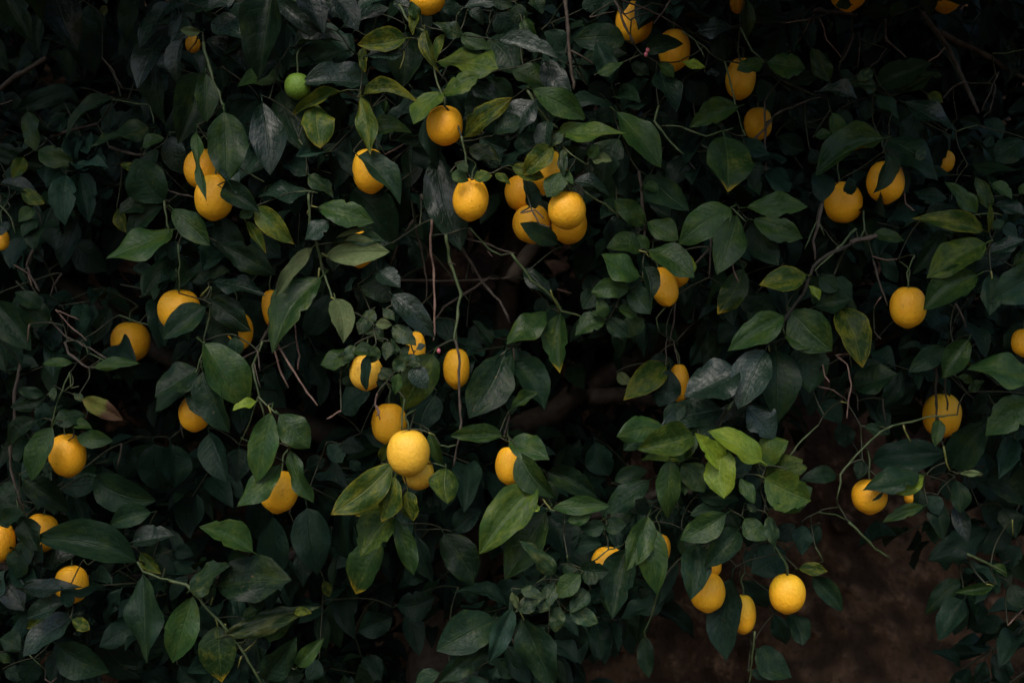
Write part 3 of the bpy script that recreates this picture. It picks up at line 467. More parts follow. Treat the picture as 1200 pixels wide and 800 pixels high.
def lemon_material(name, c1, c2, c3, speck, deep, green=(0.50, 0.46, 0.03)):
    m, nt, nodes, links, bsdf = new_mat(name)
    tc = nodes.new("ShaderNodeTexCoord").outputs["Object"]
    oi = nodes.new("ShaderNodeObjectInfo")
    off = nodes.new("ShaderNodeVectorMath"); off.operation = 'ADD'
    cmb = nodes.new("ShaderNodeCombineXYZ")
    for k in range(3): links.new(math_node(nt, 'MULTIPLY', oi.outputs["Random"], 17.0 + 9 * k), cmb.inputs[k])
    links.new(tc, off.inputs[0]); links.new(cmb.outputs[0], off.inputs[1])
    q = off.outputs[0]
    n1 = noise(nt, q, 1.6, 3); n2 = noise(nt, q, 6.0, 4, 0.6); n3 = noise(nt, q, 9.0, 2)
    vor = nodes.new("ShaderNodeTexVoronoi"); vor.inputs["Scale"].default_value = 24.0
    links.new(q, vor.inputs["Vector"])
    col = mix_col(nt, ramp01(nt, n1, 0.3, 0.7), c1, c2)
    col = mix_col(nt, math_node(nt, 'MULTIPLY', ramp01(nt, n2, 0.5, 0.75), 0.5), col, c3)
    col = mix_col(nt, math_node(nt, 'MULTIPLY', ramp01(nt, n3, 0.66, 0.74), 0.85), col, speck)
    col = mix_col(nt, math_node(nt, 'MULTIPLY', ramp01(nt, n1, 0.56, 0.74), 0.35), col, tuple(c * k for c, k in zip(c1, (0.62, 0.66, 1.0))))
    hue = math_node(nt, 'FRACT', math_node(nt, 'MULTIPLY', oi.outputs["Random"], 7.3))
    col = mix_col(nt, math_node(nt, 'MULTIPLY', hue, 0.55), col, deep)
    grn = ramp01(nt, math_node(nt, 'FRACT', math_node(nt, 'MULTIPLY', oi.outputs["Random"], 3.1)), 0.72, 1.0)
    sepz = nodes.new("ShaderNodeSeparateXYZ"); links.new(tc, sepz.inputs[0])
    grn = math_node(nt, 'MULTIPLY', grn, ramp01(nt, math_node(nt, 'ADD', sepz.outputs[2], n2), -0.2, 1.3))
    col = mix_col(nt, math_node(nt, 'MULTIPLY', grn, 0.55), col, green)
    bright = math_node(nt, 'ADD', 0.86, math_node(nt, 'MULTIPLY', oi.outputs["Random"], 0.16))
    bc = nodes.new("ShaderNodeVectorMath"); bc.operation = 'SCALE'
    links.new(col, bc.inputs[0]); links.new(bright, bc.inputs["Scale"])
    links.new(bc.outputs[0], bsdf.inputs["Base Color"])
    bsdf.inputs["Roughness"].default_value = 0.46
    bsdf.inputs["Specular IOR Level"].default_value = 0.35
    bsdf.inputs["Subsurface Weight"].default_value = 0.12
    bsdf.inputs["Subsurface Radius"].default_value = (0.012, 0.006, 0.001)
    bsdf.inputs["Subsurface Scale"].default_value = 0.5
    h = math_node(nt, 'SUBTRACT', math_node(nt, 'MULTIPLY', n2, 1.4), math_node(nt, 'MULTIPLY', math_node(nt, 'SUBTRACT', 1.0, ramp01(nt, vor.outputs["Distance"], 0.0, 0.35)), 0.5))
    bump = nodes.new("ShaderNodeBump"); bump.inputs["Strength"].default_value = 0.42; bump.inputs["Distance"].default_value = 0.0030
    links.new(h, bump.inputs["Height"]); links.new(bump.outputs[0], bsdf.inputs["Normal"])
    return m

LEMON_MAT = lemon_material("lemon_peel", (0.88, 0.455, 0.020), (0.87, 0.405, 0.012), (0.85, 0.48, 0.032), (0.16, 0.07, 0.015), (0.88, 0.37, 0.008))
LEMON_PALE = lemon_material("lemon_peel_pale", (0.86, 0.50, 0.052), (0.85, 0.45, 0.035), (0.82, 0.52, 0.075), (0.18, 0.09, 0.02), (0.86, 0.46, 0.03))
LEMON_GREEN = lemon_material("lemon_peel_unripe", (0.10, 0.20, 0.020), (0.14, 0.24, 0.028), (0.22, 0.30, 0.05), (0.30, 0.22, 0.04), (0.12, 0.22, 0.02), (0.10, 0.20, 0.02))
def plain(name, col, rough=0.6):
    m, nt, nodes, links, bsdf = new_mat(name)
    tc = nodes.new("ShaderNodeTexCoord").outputs["Object"]
    links.new(mix_col(nt, noise(nt, tc, 200.0), tuple(c * 0.7 for c in col), col), bsdf.inputs["Base Color"])
    bsdf.inputs["Roughness"].default_value = rough
    return m
CALYX = plain("calyx_green", (0.12, 0.13, 0.03))
BUD = plain("bud_pink", (0.50, 0.12, 0.16), 0.4)

def earth_material():
    m, nt, nodes, links, bsdf = new_mat("earth")
    tc = nodes.new("ShaderNodeTexCoord").outputs["Object"]
    n1 = noise(nt, tc, 3.0, 6, 0.62); n2 = noise(nt, tc, 11.0, 6, 0.7); n3 = noise(nt, tc, 45.0, 4, 0.6)
    vor = nodes.new("ShaderNodeTexVoronoi"); vor.inputs["Scale"].default_value = 13.0; vor.feature = 'SMOOTH_F1'
    links.new(tc, vor.inputs["Vector"])
    col = mix_col(nt, ramp01(nt, n1, 0.38, 0.62), (0.060, 0.030, 0.016), (0.135, 0.073, 0.042))
    col = mix_col(nt, math_node(nt, 'MULTIPLY', ramp01(nt, n2, 0.50, 0.66), 0.8), col, (0.27, 0.155, 0.092))
    col = mix_col(nt, math_node(nt, 'MULTIPLY', ramp01(nt, n3, 0.52, 0.66), 0.65), col, (0.035, 0.021, 0.013))
    col = mix_col(nt, math_node(nt, 'MULTIPLY', ramp01(nt, vor.outputs["Distance"], 0.32, 0.62), 0.75), col, (0.022, 0.014, 0.009))  # crevice shade between clods painted into the earth colour
    links.new(col, bsdf.inputs["Base Color"]); bsdf.inputs["Roughness"].default_value = 0.95
    bsdf.inputs["Specular IOR Level"].default_value = 0.1
    bump = nodes.new("ShaderNodeBump"); bump.inputs["Strength"].default_value = 1.0; bump.inputs["Distance"].default_value = 0.07
    hh = math_node(nt, 'SUBTRACT', math_node(nt, 'ADD', n2, math_node(nt, 'MULTIPLY', n3, 0.4)), math_node(nt, 'MULTIPLY', vor.outputs["Distance"], 0.7))
    links.new(hh, bump.inputs["Height"]); links.new(bump.outputs[0], bsdf.inputs["Normal"])
    return m
EARTH = earth_material()

# ------------------------------------------------------------------ ground: flat orchard floor, then the earth bank behind the tree
from mathutils import noise as mnoise
def ground_z(x, y):
    yb = y - 0.22 * math.sin(x * 0.7 + 0.6) - 0.12 * x
    t = max(0.0, min(1.0, (yb - 3.95) / 1.5)); s = t * t * (3 - 2 * t)
    z = 4.3 * s + max(0.0, min(y, 60) - 5.4) * 0.10
    amp = 0.03 + 0.26 * (4 * s * (1 - s))
    if y < 9 and y > -6 and abs(x) < 9:
        z += amp * mnoise.noise(Vector((x * 1.7, y * 1.7, 3.1))) + amp * 0.55 * mnoise.noise(Vector((x * 5.0, y * 5.0 + 4 * z, 7.7))) + amp * 0.25 * mnoise.noise(Vector((x * 14, y * 14 + 9 * z, 1.3)))
    return z
def make_ground():
    xs = sorted(set([-1500, -400, -100, -30, -12, -7] + [round(-5 + 0.07 * i, 3) for i in range(144)] + [6, 9, 14, 30, 100, 400, 1500]))
    ys = sorted(set([-1500, -300, -60, -20, -8, -4] + [round(-2 + 0.4 * i, 3) for i in range(13)] + [round(3.2 + 0.035 * i, 3) for i in range(80)] + [6.1, 6.6, 7.5, 9, 12, 20, 40, 60, 150, 500, 1500]))
    verts = [(x, y, ground_z(x, y)) for y in ys for x in xs]
    n = len(xs)
    faces = [(j * n + i, j * n + i + 1, (j + 1) * n + i + 1, (j + 1) * n + i) for j in range(len(ys) - 1) for i in range(n - 1)]
    o = link("ground", mesh_from("ground", verts, faces))
    o.data.materials.append(EARTH); o["kind"] = "structure"
    o["label"] = "bare reddish brown earth rising into a bank behind the tree"
make_ground()
def make_clods():
    cr = random.Random(21); V, F = [], []
    bm = bmesh.new(); bmesh.ops.create_icosphere(bm, subdivisions=1, radius=1.0)
    sv = [v.co.copy() for v in bm.verts]; sf = [tuple(v.index for v in f.verts) for f in bm.faces]; bm.free()
    for _ in range(1500):
        x, y = cr.uniform(-2.6, 2.8), cr.uniform(3.5, 5.3)
        s = 0.012 + 0.05 * cr.random() ** 3
        z = ground_z(x, y); n0 = len(V); sd = cr.uniform(0, 50)
        for c in sv:
            q = c * (1 + 0.45 * mnoise.noise(c * 1.6 + Vector((sd, 0, 0))))
            V.append((x + q.x * s, y + q.y * s * 0.9, z + q.z * s * 0.75))
        F.extend(tuple(i + n0 for i in f) for f in sf)
    o = link("loose_clods", mesh_from("loose_clods", V, F, smooth=False)); o.data.materials.append(EARTH)
    o["kind"] = "stuff"; o["label"] = "loose clods and stones scattered over the brown earth bank"; o["category"] = "earth"
make_clods()

# ------------------------------------------------------------------ the tree
BASE = Vector((-0.16, 3.30, ground_z(-0.16, 3.30)))
tree = bpy.data.objects.new("lemon_tree", None)
tree.location = BASE; tree.empty_display_size = 0.3
COL.objects.link(tree)
set_tags(tree, "leafy dark green lemon tree filling the view, hung with yellow lemons", "tree")

def local(p): return tuple(Vector(p) - BASE)

def part_tube(name, pts, radii, mat, sides=7):
    v, f = tube([local(p) for p in pts], radii, sides)
    o = link(name, mesh_from(name, v, f), tree)
    o.data.materials.append(mat)
    return o

def wobble(pts, amp, seed):
    return [p + Vector((mnoise.noise(p * 7 + Vector((seed, 0, 0))), mnoise.noise(p * 7 + Vector((0, seed, 3))), mnoise.noise(p * 7 + Vector((5, 2, seed))))) * amp for p in pts]

net_pts = []        # points on wood that a twig may grow from
trunk_top = P(560, 590, 0.86)
tl = smooth_line([BASE + Vector((0, 0, -0.15)), BASE + Vector((0.01, 0.01, 0.3)), BASE + Vector((-0.02, -0.02, 0.62)), trunk_top], 6)
tl = wobble(tl, 0.02, 1.0)
part_tube("trunk", tl, [0.105 - 0.045 * (i / (len(tl) - 1)) + (0.04 if i < 3 else 0) for i in range(len(tl))], BARK['l'], 12)
tt = tl[-1]
limb_paths = [
    [tt, P(590, 520, .84), P(690, 460, .80), P(830, 370, .74), P(960, 200, .70), P(1040, 60, .66), P(1120, -160, .62), P(1150, -420, .6)],
    [tt, P(520, 500, .82), P(440, 380, .72), P(330, 250, .66), P(220, 60, .62), P(160, -180, .60), P(120, -420, .6)],
    [tt, P(575, 460, .84), P(600, 330, .74), P(590, 180, .64), P(560, 20, .58), P(540, -200, .52), P(560, -450, .55)],
    [tt, P(470, 560, .74), P(330, 500, .62), P(170, 420, .58), P(40, 330, .55), P(-140, 220, .55), P(-330, 120, .6)],
    [P(690, 460, .80), P(820, 470, .66), P(960, 430, .56), P(1100, 380, .52), P(1250, 330, .55), P(1420, 240, .6)],
    [P(470, 560, .74), P(380, 640, .56), P(280, 690, .45), P(150, 700, .42), P(-20, 690, .45), P(-180, 640, .5)],
    [P(600, 500, .82), P(640, 600, .55), P(700, 620, .38), P(790, 590, .30), P(860, 600, .28)],
    [P(600, 330, .74), P(690, 200, .58), P(760, 100, .50), P(830, -40, .46), P(880, -260, .5)],
]
for i, lp in enumerate(limb_paths):
    lp = [p if k == 0 else p + Vector((0, 0.22, 0)) for k, p in enumerate(lp)]
    line = wobble(smooth_line(lp, 6), 0.018, 3.7 * i + 2)
    n = len(line) - 1
    r0 = 0.034 if i in (0, 1, 2, 3) else 0.017
    part_tube("branch", line, [r0 * (1 - 0.80 * k / n) + 0.002 for k in range(n + 1)], BARK['l'], 8)
    net_pts += line

def parse(table):
    for (ox, oy), text in table.items():
        for item in text.replace("\n", " ").split(";"):
            t = item.split()
            if t: yield ox, oy, t

# --- twigs drawn one by one
net_groups = []     # every item that has to be joined to the wood: list of points, and which one may hold on
for ox, oy, t in parse(TWIGS):
    layer, th, bark = float(t[0]), float(t[1]), t[2]
    xy = [float(a) for a in t[3:]]
    pts2 = [(ox + xy[i] / 4, oy + xy[i + 1] / 4) for i in range(0, len(xy), 2)]
    dep = layer * 0.05 + 0.015
    pts = [P(x, y, dep + hull(x, y) + 0.004 * math.sin(i * 2.1 + x)) for i, (x, y) in enumerate(pts2)]
    line = []
    for i in range(len(pts) - 1):
        seg = max(3, int((pts[i + 1] - pts[i]).length / 0.012))
        line += [pts[i].lerp(pts[i + 1], k / seg) for k in range(seg)]
    line.append(pts[-1])
    line = [p + Vector((mnoise.noise(p * 45), 0.5 * mnoise.noise(p * 45 + Vector((9, 0, 0))), mnoise.noise(p * 45 + Vector((0, 7, 0))))) * 0.0030 for p in line]
    r = th / 4 * MPP * (DIST + dep) * 0.44
    n = len(line) - 1
    radii = [max(0.0009, r * (1.1 - 0.35 * k / n) * (1 + 0.22 * mnoise.noise(line[k] * 70)) * (1.3 if k % 4 == 0 and 0 < k < n else 1.0)) for k in range(n + 1)]
    part_tube("twig", line, radii, BARK[bark], 6)
    net_groups.append((line, r))

# --- leaf shapes
def leaf_mesh(name, seed, nu=14, nv=6, fold=0.10, droop=0.12, wave=0.03, twist=0.0, crinkle=0.0, curl=0.0, petiole=True, bend_amp=0.13, bites=0):
    r = random.Random(seed)
    ph = r.uniform(0, 6.28); ph2 = r.uniform(0, 6.28); lop = r.uniform(-0.10, 0.10); peak = r.uniform(0.66, 0.95); tipe = r.uniform(0.74, 1.05)
    bend = r.uniform(-bend_amp, bend_amp); hook = r.uniform(-0.5, 0.5) * bend_amp
    bite = [(r.uniform(0.25, 0.85), r.choice((-1, 1)), r.uniform(0.03, 0.045), r.uniform(0.12, 0.30)) for _ in range(bites)]
    verts, uvs, faces = [], [], []
    norm = max((k / 100) ** peak * (1 - k / 100) ** tipe for k in range(101))
    for i in range(nu + 1):
        u = (i / nu)
        w = (u ** peak) * ((1 - u) ** tipe) / norm
        w = w * (1 - 0.25 * max(0.0, u - 0.84) / 0.16)
        for j in range(nv + 1):
            s = j / nv * 2 - 1
            sg = 1 if s > 0 else -1
            rip = 1.0
            if 0 < i < nu: rip = 1 + 0.022 * math.sin(i * 1.7 + ph2 + sg) + 0.012 * math.sin(i * 3.1 + ph * sg) + crinkle * 0.5 * math.sin(i * 1.9 + ph + sg)
            for bu, bs, bw, bd in bite:
                if sg == bs: rip *= 1 - bd * math.exp(-((u - bu) / bw) ** 2)
            hw = 0.5 * w * (1 + lop * sg) * rip
            y = hw * s + bend * math.sin(math.pi * u) + hook * u * u * (1 - u) * 2
            a = abs(s)
            z = fold * a * w * 0.5 - droop * (u - 0.25) ** 2 + droop * 0.06
            z += wave * a * a * math.sin(u * 9.5 + ph + (1.7 if s > 0 else 0)) * w
            z += twist * s * w * (u - 0.3)
            z -= curl * a ** 2.2 * w * 0.6
            if crinkle:
                z += crinkle * (mnoise.noise(Vector((u * 5 + seed, s * 2.2, 1.0))) + 0.6 * mnoise.noise(Vector((u * 11 + seed, s * 5, 4.0))))
            verts.append((u, y, z)); uvs.append((u, s))
    row = nv + 1
    for i in range(nu):
        for j in range(nv):
            faces.append((i * row + j, (i + 1) * row + j, (i + 1) * row + j + 1, i * row + j + 1))
    if petiole:
        c = verts[nv // 2]
        pv, pf = tube([(-0.13, 0, -0.035), (-0.06, 0, -0.012 + c[2] * 0.5), (0.03, c[1], c[2] - 0.004)], [0.017, 0.013, 0.010], 4)
        n0 = len(verts)
        verts += [(a, b * 1.8, d) for a, b, d in pv]; uvs += [(0.0, 0.0)] * len(pv)
        faces += [tuple(n0 + k for k in f) for f in pf]
    return verts, faces, uvs

SHAPES = []
for k in range(24):
    r = random.Random(100 + k)
    SHAPES.append(leaf_mesh("leaf", 100 + k, fold=r.uniform(0.14, 0.62), droop=r.uniform(0.0, 0.5), wave=r.uniform(0.03, 0.11), twist=r.uniform(-0.3, 0.3), crinkle=0.022, curl=r.choice([0, 0, 0.12, 0.25]), nu=(20 if k % 6 == 0 else 14), bites=(2 if k % 6 == 0 else 0)))
CRINKLED = [leaf_mesh("leaf", 200 + k, nu=16, nv=8, bites=1, fold=0.15, droop=0.25, wave=0.09, twist=0.34 * (-1) ** k, crinkle=0.055, curl=0.12) for k in range(5)]
ARCHED = [leaf_mesh("leaf", 300 + k, nu=14, nv=6, fold=0.20 + 0.06 * k, droop=0.55 + 0.07 * k, wave=0.05, twist=0.16 * (-1) ** k, crinkle=0.015) for k in range(6)]
SMALL = [leaf_mesh("leaf", 400 + k, nu=5, nv=2, fold=0.2, droop=0.2 + 0.06 * k, wave=0.03, twist=0.1 * (-1) ** k, petiole=False) for k in range(6)]
SHAPE_ME = {}
def shape_data(kind, k):
    key = (kind, k)
    if key not in SHAPE_ME:
        v, f, uv = {'s': SHAPES, 'c': CRINKLED, 'a': ARCHED}[kind][k]
        me = mesh_from("leaf", v, f, uv)
        me.materials.append(None)
        SHAPE_ME[key] = me
    return SHAPE_ME[key]

UPTILT = {'g': 0.35, 'm': 0.45, 'b': 0.85, 'k': 0.15, 'y': 0.45, 'v': 0.35, 'p': 0.10, 'c': 0.5, 'r': 0.2, 't': 0.3, 'l': 0.5}
VIEW = Vector((0, -1, 0)); UP = Vector((0, 0, 1))
leaf_items = []
for ox, oy, t in parse(LEAVES):
    bx, by, tx, ty, w, layer = [float(a) for a in t[:6]]; tone = t[6]
    bx, by, tx, ty = ox + bx / 4, oy + by / 4, ox + tx / 4, oy + ty / 4
    cx, cy = (bx + tx) / 2, (by + ty) / 2
    dep = layer * 0.05 + hull(cx, cy) + rnd.uniform(-0.006, 0.006) + (0.07 if tone == 'k' and layer > 1 else 0.0)
    d = DIST + dep
    pl = math.hypot(tx - bx, ty - by) * MPP * d
    # the tip leans out of the crown towards the light by some angle
    lean = rnd.uniform(0.05, 0.55) if tone != 'k' else rnd.uniform(-0.3, 0.5)
    dz = min(pl * math.tan(lean), 0.05)
    b = P(bx, by, dep + dz * 0.5); tp = P(tx, ty, dep - dz * 0.5)
    tp = tp + (tp - b) * (0.22 if tone == 'c' else 0.07)
    ax = tp - b; L = ax.length; axn = ax.normalized()
    up = UPTILT[tone] + rnd.uniform(-0.25, 0.3)
    nrm = VIEW + UP * up + Vector((rnd.uniform(-0.65, 0.5), 0, 0))
    nrm = (nrm - axn * nrm.dot(axn)).normalized()
    facing = max(0.76, abs(nrm.dot(VIEW)))
    W = min(w / 4 * MPP * d / facing * 0.97, L * (0.62 if tone == 'c' else 0.80))
    side = nrm.cross(axn).normalized()
    if tone == 'c': kind, k = 'c', rnd.randrange(len(CRINKLED))
    elif rnd.random() < 0.22 and tone in 'gmvbt': kind, k = 'a', rnd.randrange(len(ARCHED))
    else: kind, k = 's', rnd.randrange(len(SHAPES))
    mat4 = Matrix(((axn.x * L, side.x * W, nrm.x * L * 0.8, b.x), (axn.y * L, side.y * W, nrm.y * L * 0.8, b.y), (axn.z * L, side.z * W, nrm.z * L * 0.8, b.z), (0, 0, 0, 1)))
    leaf_items.append(dict(m=mat4, area=L * W * (1.0 if layer < 4 else 0.5), tone=tone, kind=kind, k=k, base=mat4 @ Vector((-0.12, 0, -0.03))))
    net_groups.append(([leaf_items[-1]["base"]], 0.0013))

leaf_items.sort(key=lambda it: -it["area"])
TO_LOCAL = Matrix.Translation(-BASE)
for it in leaf_items[:300]:
    o = link("leaf", shape_data(it["kind"], it["k"]), tree)
    o.material_slots[0].link = 'OBJECT'
    o.material_slots[0].material = LEAFMAT[it["tone"]]
    o.matrix_local = TO_LOCAL @ it["m"]
    if it["tone"] == 'r': o["label"] = "yellowed leaf with a brown dead tip"

# --- the leaves too many to be built singly: the smaller ones in front, and the mass deeper in the crown and beyond the frame
FOL_TONES = list(LEAFMAT)
fol_v, fol_f, fol_uv, fol_m = [], [], [], []
fol_n = 0
def add_foliage(shape, mat4, tone):
    global fol_n
    v, f, uv = shape
    A = np.array(TO_LOCAL @ mat4)
    vv = np.asarray(v) @ A[:3, :3].T + A[:3, 3]
    fol_v.append(vv); fol_uv.append(np.asarray(uv))
    fol_f.extend([tuple(i + fol_n for i in ff) for ff in f])
    fol_m.extend([FOL_TONES.index(tone)] * len(f))
    fol_n += len(v)
for it in leaf_items[300:]:
    add_foliage({'s': SHAPES, 'c': CRINKLED, 'a': ARCHED}[it["kind"]][it["k"]], it["m"], it["tone"])

fr = random.Random(5)
def lowest_px(px):
    """Photo row below which the skirt of the crown ends and the bank shows (deep foliage only)."""
    pts = [(-900, 1250), (0, 1000), (420, 960), (600, 880), (760, 700), (840, 640), (900, 470), (960, 440), (1010, 500), (1090, 560), (1200, 620), (1500, 700), (2100, 760)]
    for (x0, y0), (x1, y1) in zip(pts, pts[1:]):
        if x0 <= px <= x1: return y0 + (y1 - y0) * (px - x0) / (x1 - x0)
    return 700
def spray(c, axis, n, size, tone_choice, shapes=None):
    """A short twig of alternating leaves."""
    axis = axis.normalized()
    tv, tf = tube([local(c - axis * 0.02), local(c + axis * 0.05), local(c + axis * 0.11)], [0.0022, 0.0018, 0.001], 4)
    global twig_v, twig_f
    n0 = len(twig_v)
    twig_v += tv; twig_f += [tuple(i + n0 for i in f) for f in tf]
    for k in range(n):
        a = fr.uniform(0, 6.283)
        o = axis.orthogonal().normalized()
        rad = (Matrix.Rotation(a, 3, axis) @ o)
        d = (rad * fr.uniform(0.7, 1.1) + axis * fr.uniform(0.1, 0.8) + Vector((0, -0.15, -0.35))).normalized()
        nrm = UP * fr.uniform(0.5, 1.1) + VIEW * fr.uniform(0.2, 1.0) + Vector((fr.uniform(-.5, .5), 0, 0))
        nrm = (nrm - d * nrm.dot(d)).normalized()
        side = nrm.cross(d)
        L = size * fr.uniform(0.65, 1.2); W = L * fr.uniform(0.40, 0.56)
        b = c + axis * (0.11 * k / max(1, n - 1)) + d * 0.008
        m4 = Matrix(((d.x * L, side.x * W, nrm.x * L, b.x), (d.y * L, side.y * W, nrm.y * L, b.y), (d.z * L, side.z * W, nrm.z * L, b.z), (0, 0, 0, 1)))
        add_foliage(fr.choice(shapes or SMALL), m4, fr.choice(tone_choice))
twig_v, twig_f = [], []
LEMON_SPOTS = [(e[0], e[1], e[4] * 0.05 + hull(e[0], e[1])) for e in LEMONS + [GREEN_LEMON]]
def hides_lemon(px, py, dep):
    return any(dep < ld + 0.03 and (px - lx) ** 2 + (py - 10 - ly) ** 2 < 58 ** 2 for lx, ly, ld in LEMON_SPOTS)
OPEN = [(60, 85, 75, 40), (110, 320, 75, 70), (140, 470, 60, 90), (335, 490, 75, 75), (560, 320, 95, 90), (700, 480, 110, 90), (290, 600, 60, 40), (460, 740, 90, 70), (560, 640, 40, 60),
        (950, 90, 70, 50), (1140, 90, 75, 80), (915, 165, 60, 40), (1060, 440, 60, 40), (1030, 280, 45, 45), (800, 420, 60, 60)]
n_mid = 0
while n_mid < 120:                           # shaded leaves close behind the outer ones
    px, py = fr.uniform(-40, 1240), fr.uniform(-40, 840)
    if py > lowest_px(px) - 60 or (px > 870 and py > 470 and not (px > 1120 and py < 640)): continue
    if any(((px - gx) / ga) ** 2 + ((py - gy) / gb) ** 2 < 1 for gx, gy, ga, gb in OPEN): continue
    dep = hull(px, py) + fr.uniform(0.14, 0.36)
    n_mid += 1
    if hides_lemon(px, py, dep): continue
    spray(P(px, py, dep), Vector((fr.uniform(-1, 1), fr.uniform(-0.6, 0.0), fr.uniform(-1.0, 0.2))), fr.randint(5, 8), 0.092, 'kkkg', SHAPES)
n_inner = 0
while n_inner < 1700:                         # inside the frame: only deep in the crown
    px, py, dep = fr.uniform(-60, 1260), fr.uniform(-60, 1000), fr.uniform(0.60, 1.35)
    if py > lowest_px(px) - 40: continue
    if dep < 1.05 and any(((px - gx) / ga) ** 2 + ((py - gy) / gb) ** 2 < 1 for gx, gy, ga, gb in OPEN): continue
    if hides_lemon(px, py, dep): continue
    n_inner += 1
    spray(P(px, py, dep), Vector((fr.uniform(-1, 1), fr.uniform(-1, -0.1), fr.uniform(-0.8, 0.5))), fr.randint(6, 9), 0.088, 'kkg')
n_outer = 0
while n_outer < 1300:                         # the rest of the crown around and above the frame
    px, py, dep = fr.uniform(-900, 2100), fr.uniform(-1250, 1150), fr.uniform(0.0, 1.4)
    if -70 < px < 1270 and -60 < py < 870: continue
    if py > lowest_px(px) - 30: continue
    rr = ((px - 600) / 1500) ** 2 + ((py - 150) / 1400) ** 2
    if rr > 1: continue
    dep = max(dep, 0.9 * (rr - 0.45))
    n_outer += 1
    spray(P(px, py, dep), Vector((fr.uniform(-1, 1), fr.uniform(-1, -0.1), fr.uniform(-0.8, 0.5))), fr.randint(6, 9), 0.092, 'kggmb')

for px, py, dep in ((870, 60, .30), (900, 85, .34), (930, 100, .30), (150, 335, .22), (125, 350, .26), (175, 345, .24), (1100, 425, .22), (1085, 440, .18)):  # sprays added to shade the deep lemons below them
    spray(P(px, py, dep + hull(px, py)), Vector((fr.uniform(-1, 1), fr.uniform(-0.5, 0.0), fr.uniform(-0.3, 0.3))), 6, 0.085, 'k', SHAPES)
for px, py, dep in ((1120, 640, .22), (1175, 660, .2), (1190, 720, .25), (1210, 780, .2), (1150, 610, .3), (1230, 690, .15), (1240, 830, .2), (1110, 600, .35), (1190, 600, .3), (1165, 760, .34)):
    spray(P(px, py, dep + hull(px, py)), Vector((fr.uniform(-1, 0), fr.uniform(-0.5, 0.0), fr.uniform(-1, 0))), 6, 0.08, 'kkg', SHAPES)
n_top = 0
while n_top < 520:                           # crown sprays just out of view, thickened to shade what lies inside
    px, py, dep = fr.uniform(-250, 1450), fr.uniform(-620, -75), fr.uniform(-0.05, 0.75)
    n_top += 1
    if 180 < px < 740 and dep < 0.40 and py > -420: continue
    spray(P(px, py, dep), Vector((fr.uniform(-1, 1), fr.uniform(-1, -0.1), fr.uniform(-0.8, 0.5))), fr.randint(7, 10), 0.095, 'kggmb')
for cnt, x0, x1 in ((240, 740, 1380), (50, -320, 90)):   # unseen sprays added overhead to shade the sides of the view
    for _ in range(cnt):
        px, py, dep = fr.uniform(x0, x1), fr.uniform(-430, -115), fr.uniform(-0.45, 0.05)
        spray(P(px, py, dep), Vector((fr.uniform(-1, 1), fr.uniform(-1, -0.1), fr.uniform(-0.2, 0.5))), fr.randint(7, 10), 0.09, 'kggmb')
n_back = 0
while n_back < 1650:                          # the far side of the crown
    px, py, dep = fr.uniform(-300, 1550), fr.uniform(-650, 500), fr.uniform(1.2, 2.0)
    if n_back > 1250: px, py = fr.uniform(820, 1400), fr.uniform(-320, 300)
    if py > min(480, lowest_px(px) - 90): continue
    n_back += 1
    spray(P(px, py, dep), Vector((fr.uniform(-1, 1), fr.uniform(-1, 0.6), fr.uniform(-0.8, 0.5))), fr.randint(7, 10), 0.105, 'kgg')

me = bpy.data.meshes.new("foliage")
allv = np.concatenate(fol_v); alluv = np.concatenate(fol_uv)
me.from_pydata(allv.tolist(), [], fol_f)
lay = me.uv_layers.new(name="UVMap")
idx = np.empty(len(me.loops), dtype=np.int32); me.loops.foreach_get("vertex_index", idx)
lay.data.foreach_set("uv", alluv[idx].astype(np.float32).ravel())
me.polygons.foreach_set("use_smooth", [True] * len(me.polygons))
for tname in FOL_TONES: me.materials.append(LEAFMAT[tname])
me.polygons.foreach_set("material_index", fol_m)
me.update()
fo = link("foliage", me, tree); fo["kind"] = "stuff"

# ------------------------------------------------------------------ lemons
def lemon_mesh(seed, nipple=0.07):
    r = random.Random(seed)
    nr, ns = 22, 28
    lob = [(r.randint(2, 6), r.uniform(0, 6.28), r.uniform(0.004, 0.014)) for _ in range(3)]
    verts, faces = [], []
    for i in range(nr + 1):
        th = math.pi * i / nr
        rad = math.sin(th) ** 0.86
        z = math.cos(th)
        z = z * (1 - 0.06 * abs(math.cos(th)) ** 3)
        if th > 2.45: z -= nipple * math.exp(-((math.pi - th) / 0.26) ** 2)        # blossom tip
        if th < 0.5: z -= 0.03 * math.exp(-(th / 0.20) ** 2)                        # dimple at the stalk
        for k in range(ns):
            a = 2 * math.pi * k / ns
            q = 1 + sum(am * math.cos(f * a + p0) for f, p0, am in lob) * math.sin(th)
            nz = 0.03 * mnoise.noise(Vector((math.cos(a) * rad * 1.6 + seed, math.sin(a) * rad * 1.6, z * 1.6)))
            verts.append((rad * math.cos(a) * (q + nz), rad * math.sin(a) * (q + nz), z + nz * 0.5))
    for i in range(nr):
        for k in range(ns):
            k2 = (k + 1) % ns
            if i == 0: f = (k, ns + k, ns + k2)
            elif i == nr - 1: f = (i * ns + k, (i + 1) * ns + k, i * ns + k2)
            else: f = (i * ns + k, (i + 1) * ns + k, (i + 1) * ns + k2, i * ns + k2)
            faces.append(f)
    me = mesh_from("lemon", verts, faces)
    return me
LEMON_ME = [lemon_mesh(k * 7 + 1, nipple=(0.06, 0.10, 0.08, 0.13, 0.09, 0.11)[k]) for k in range(6)]
for me_ in LEMON_ME: me_.materials.append(None)

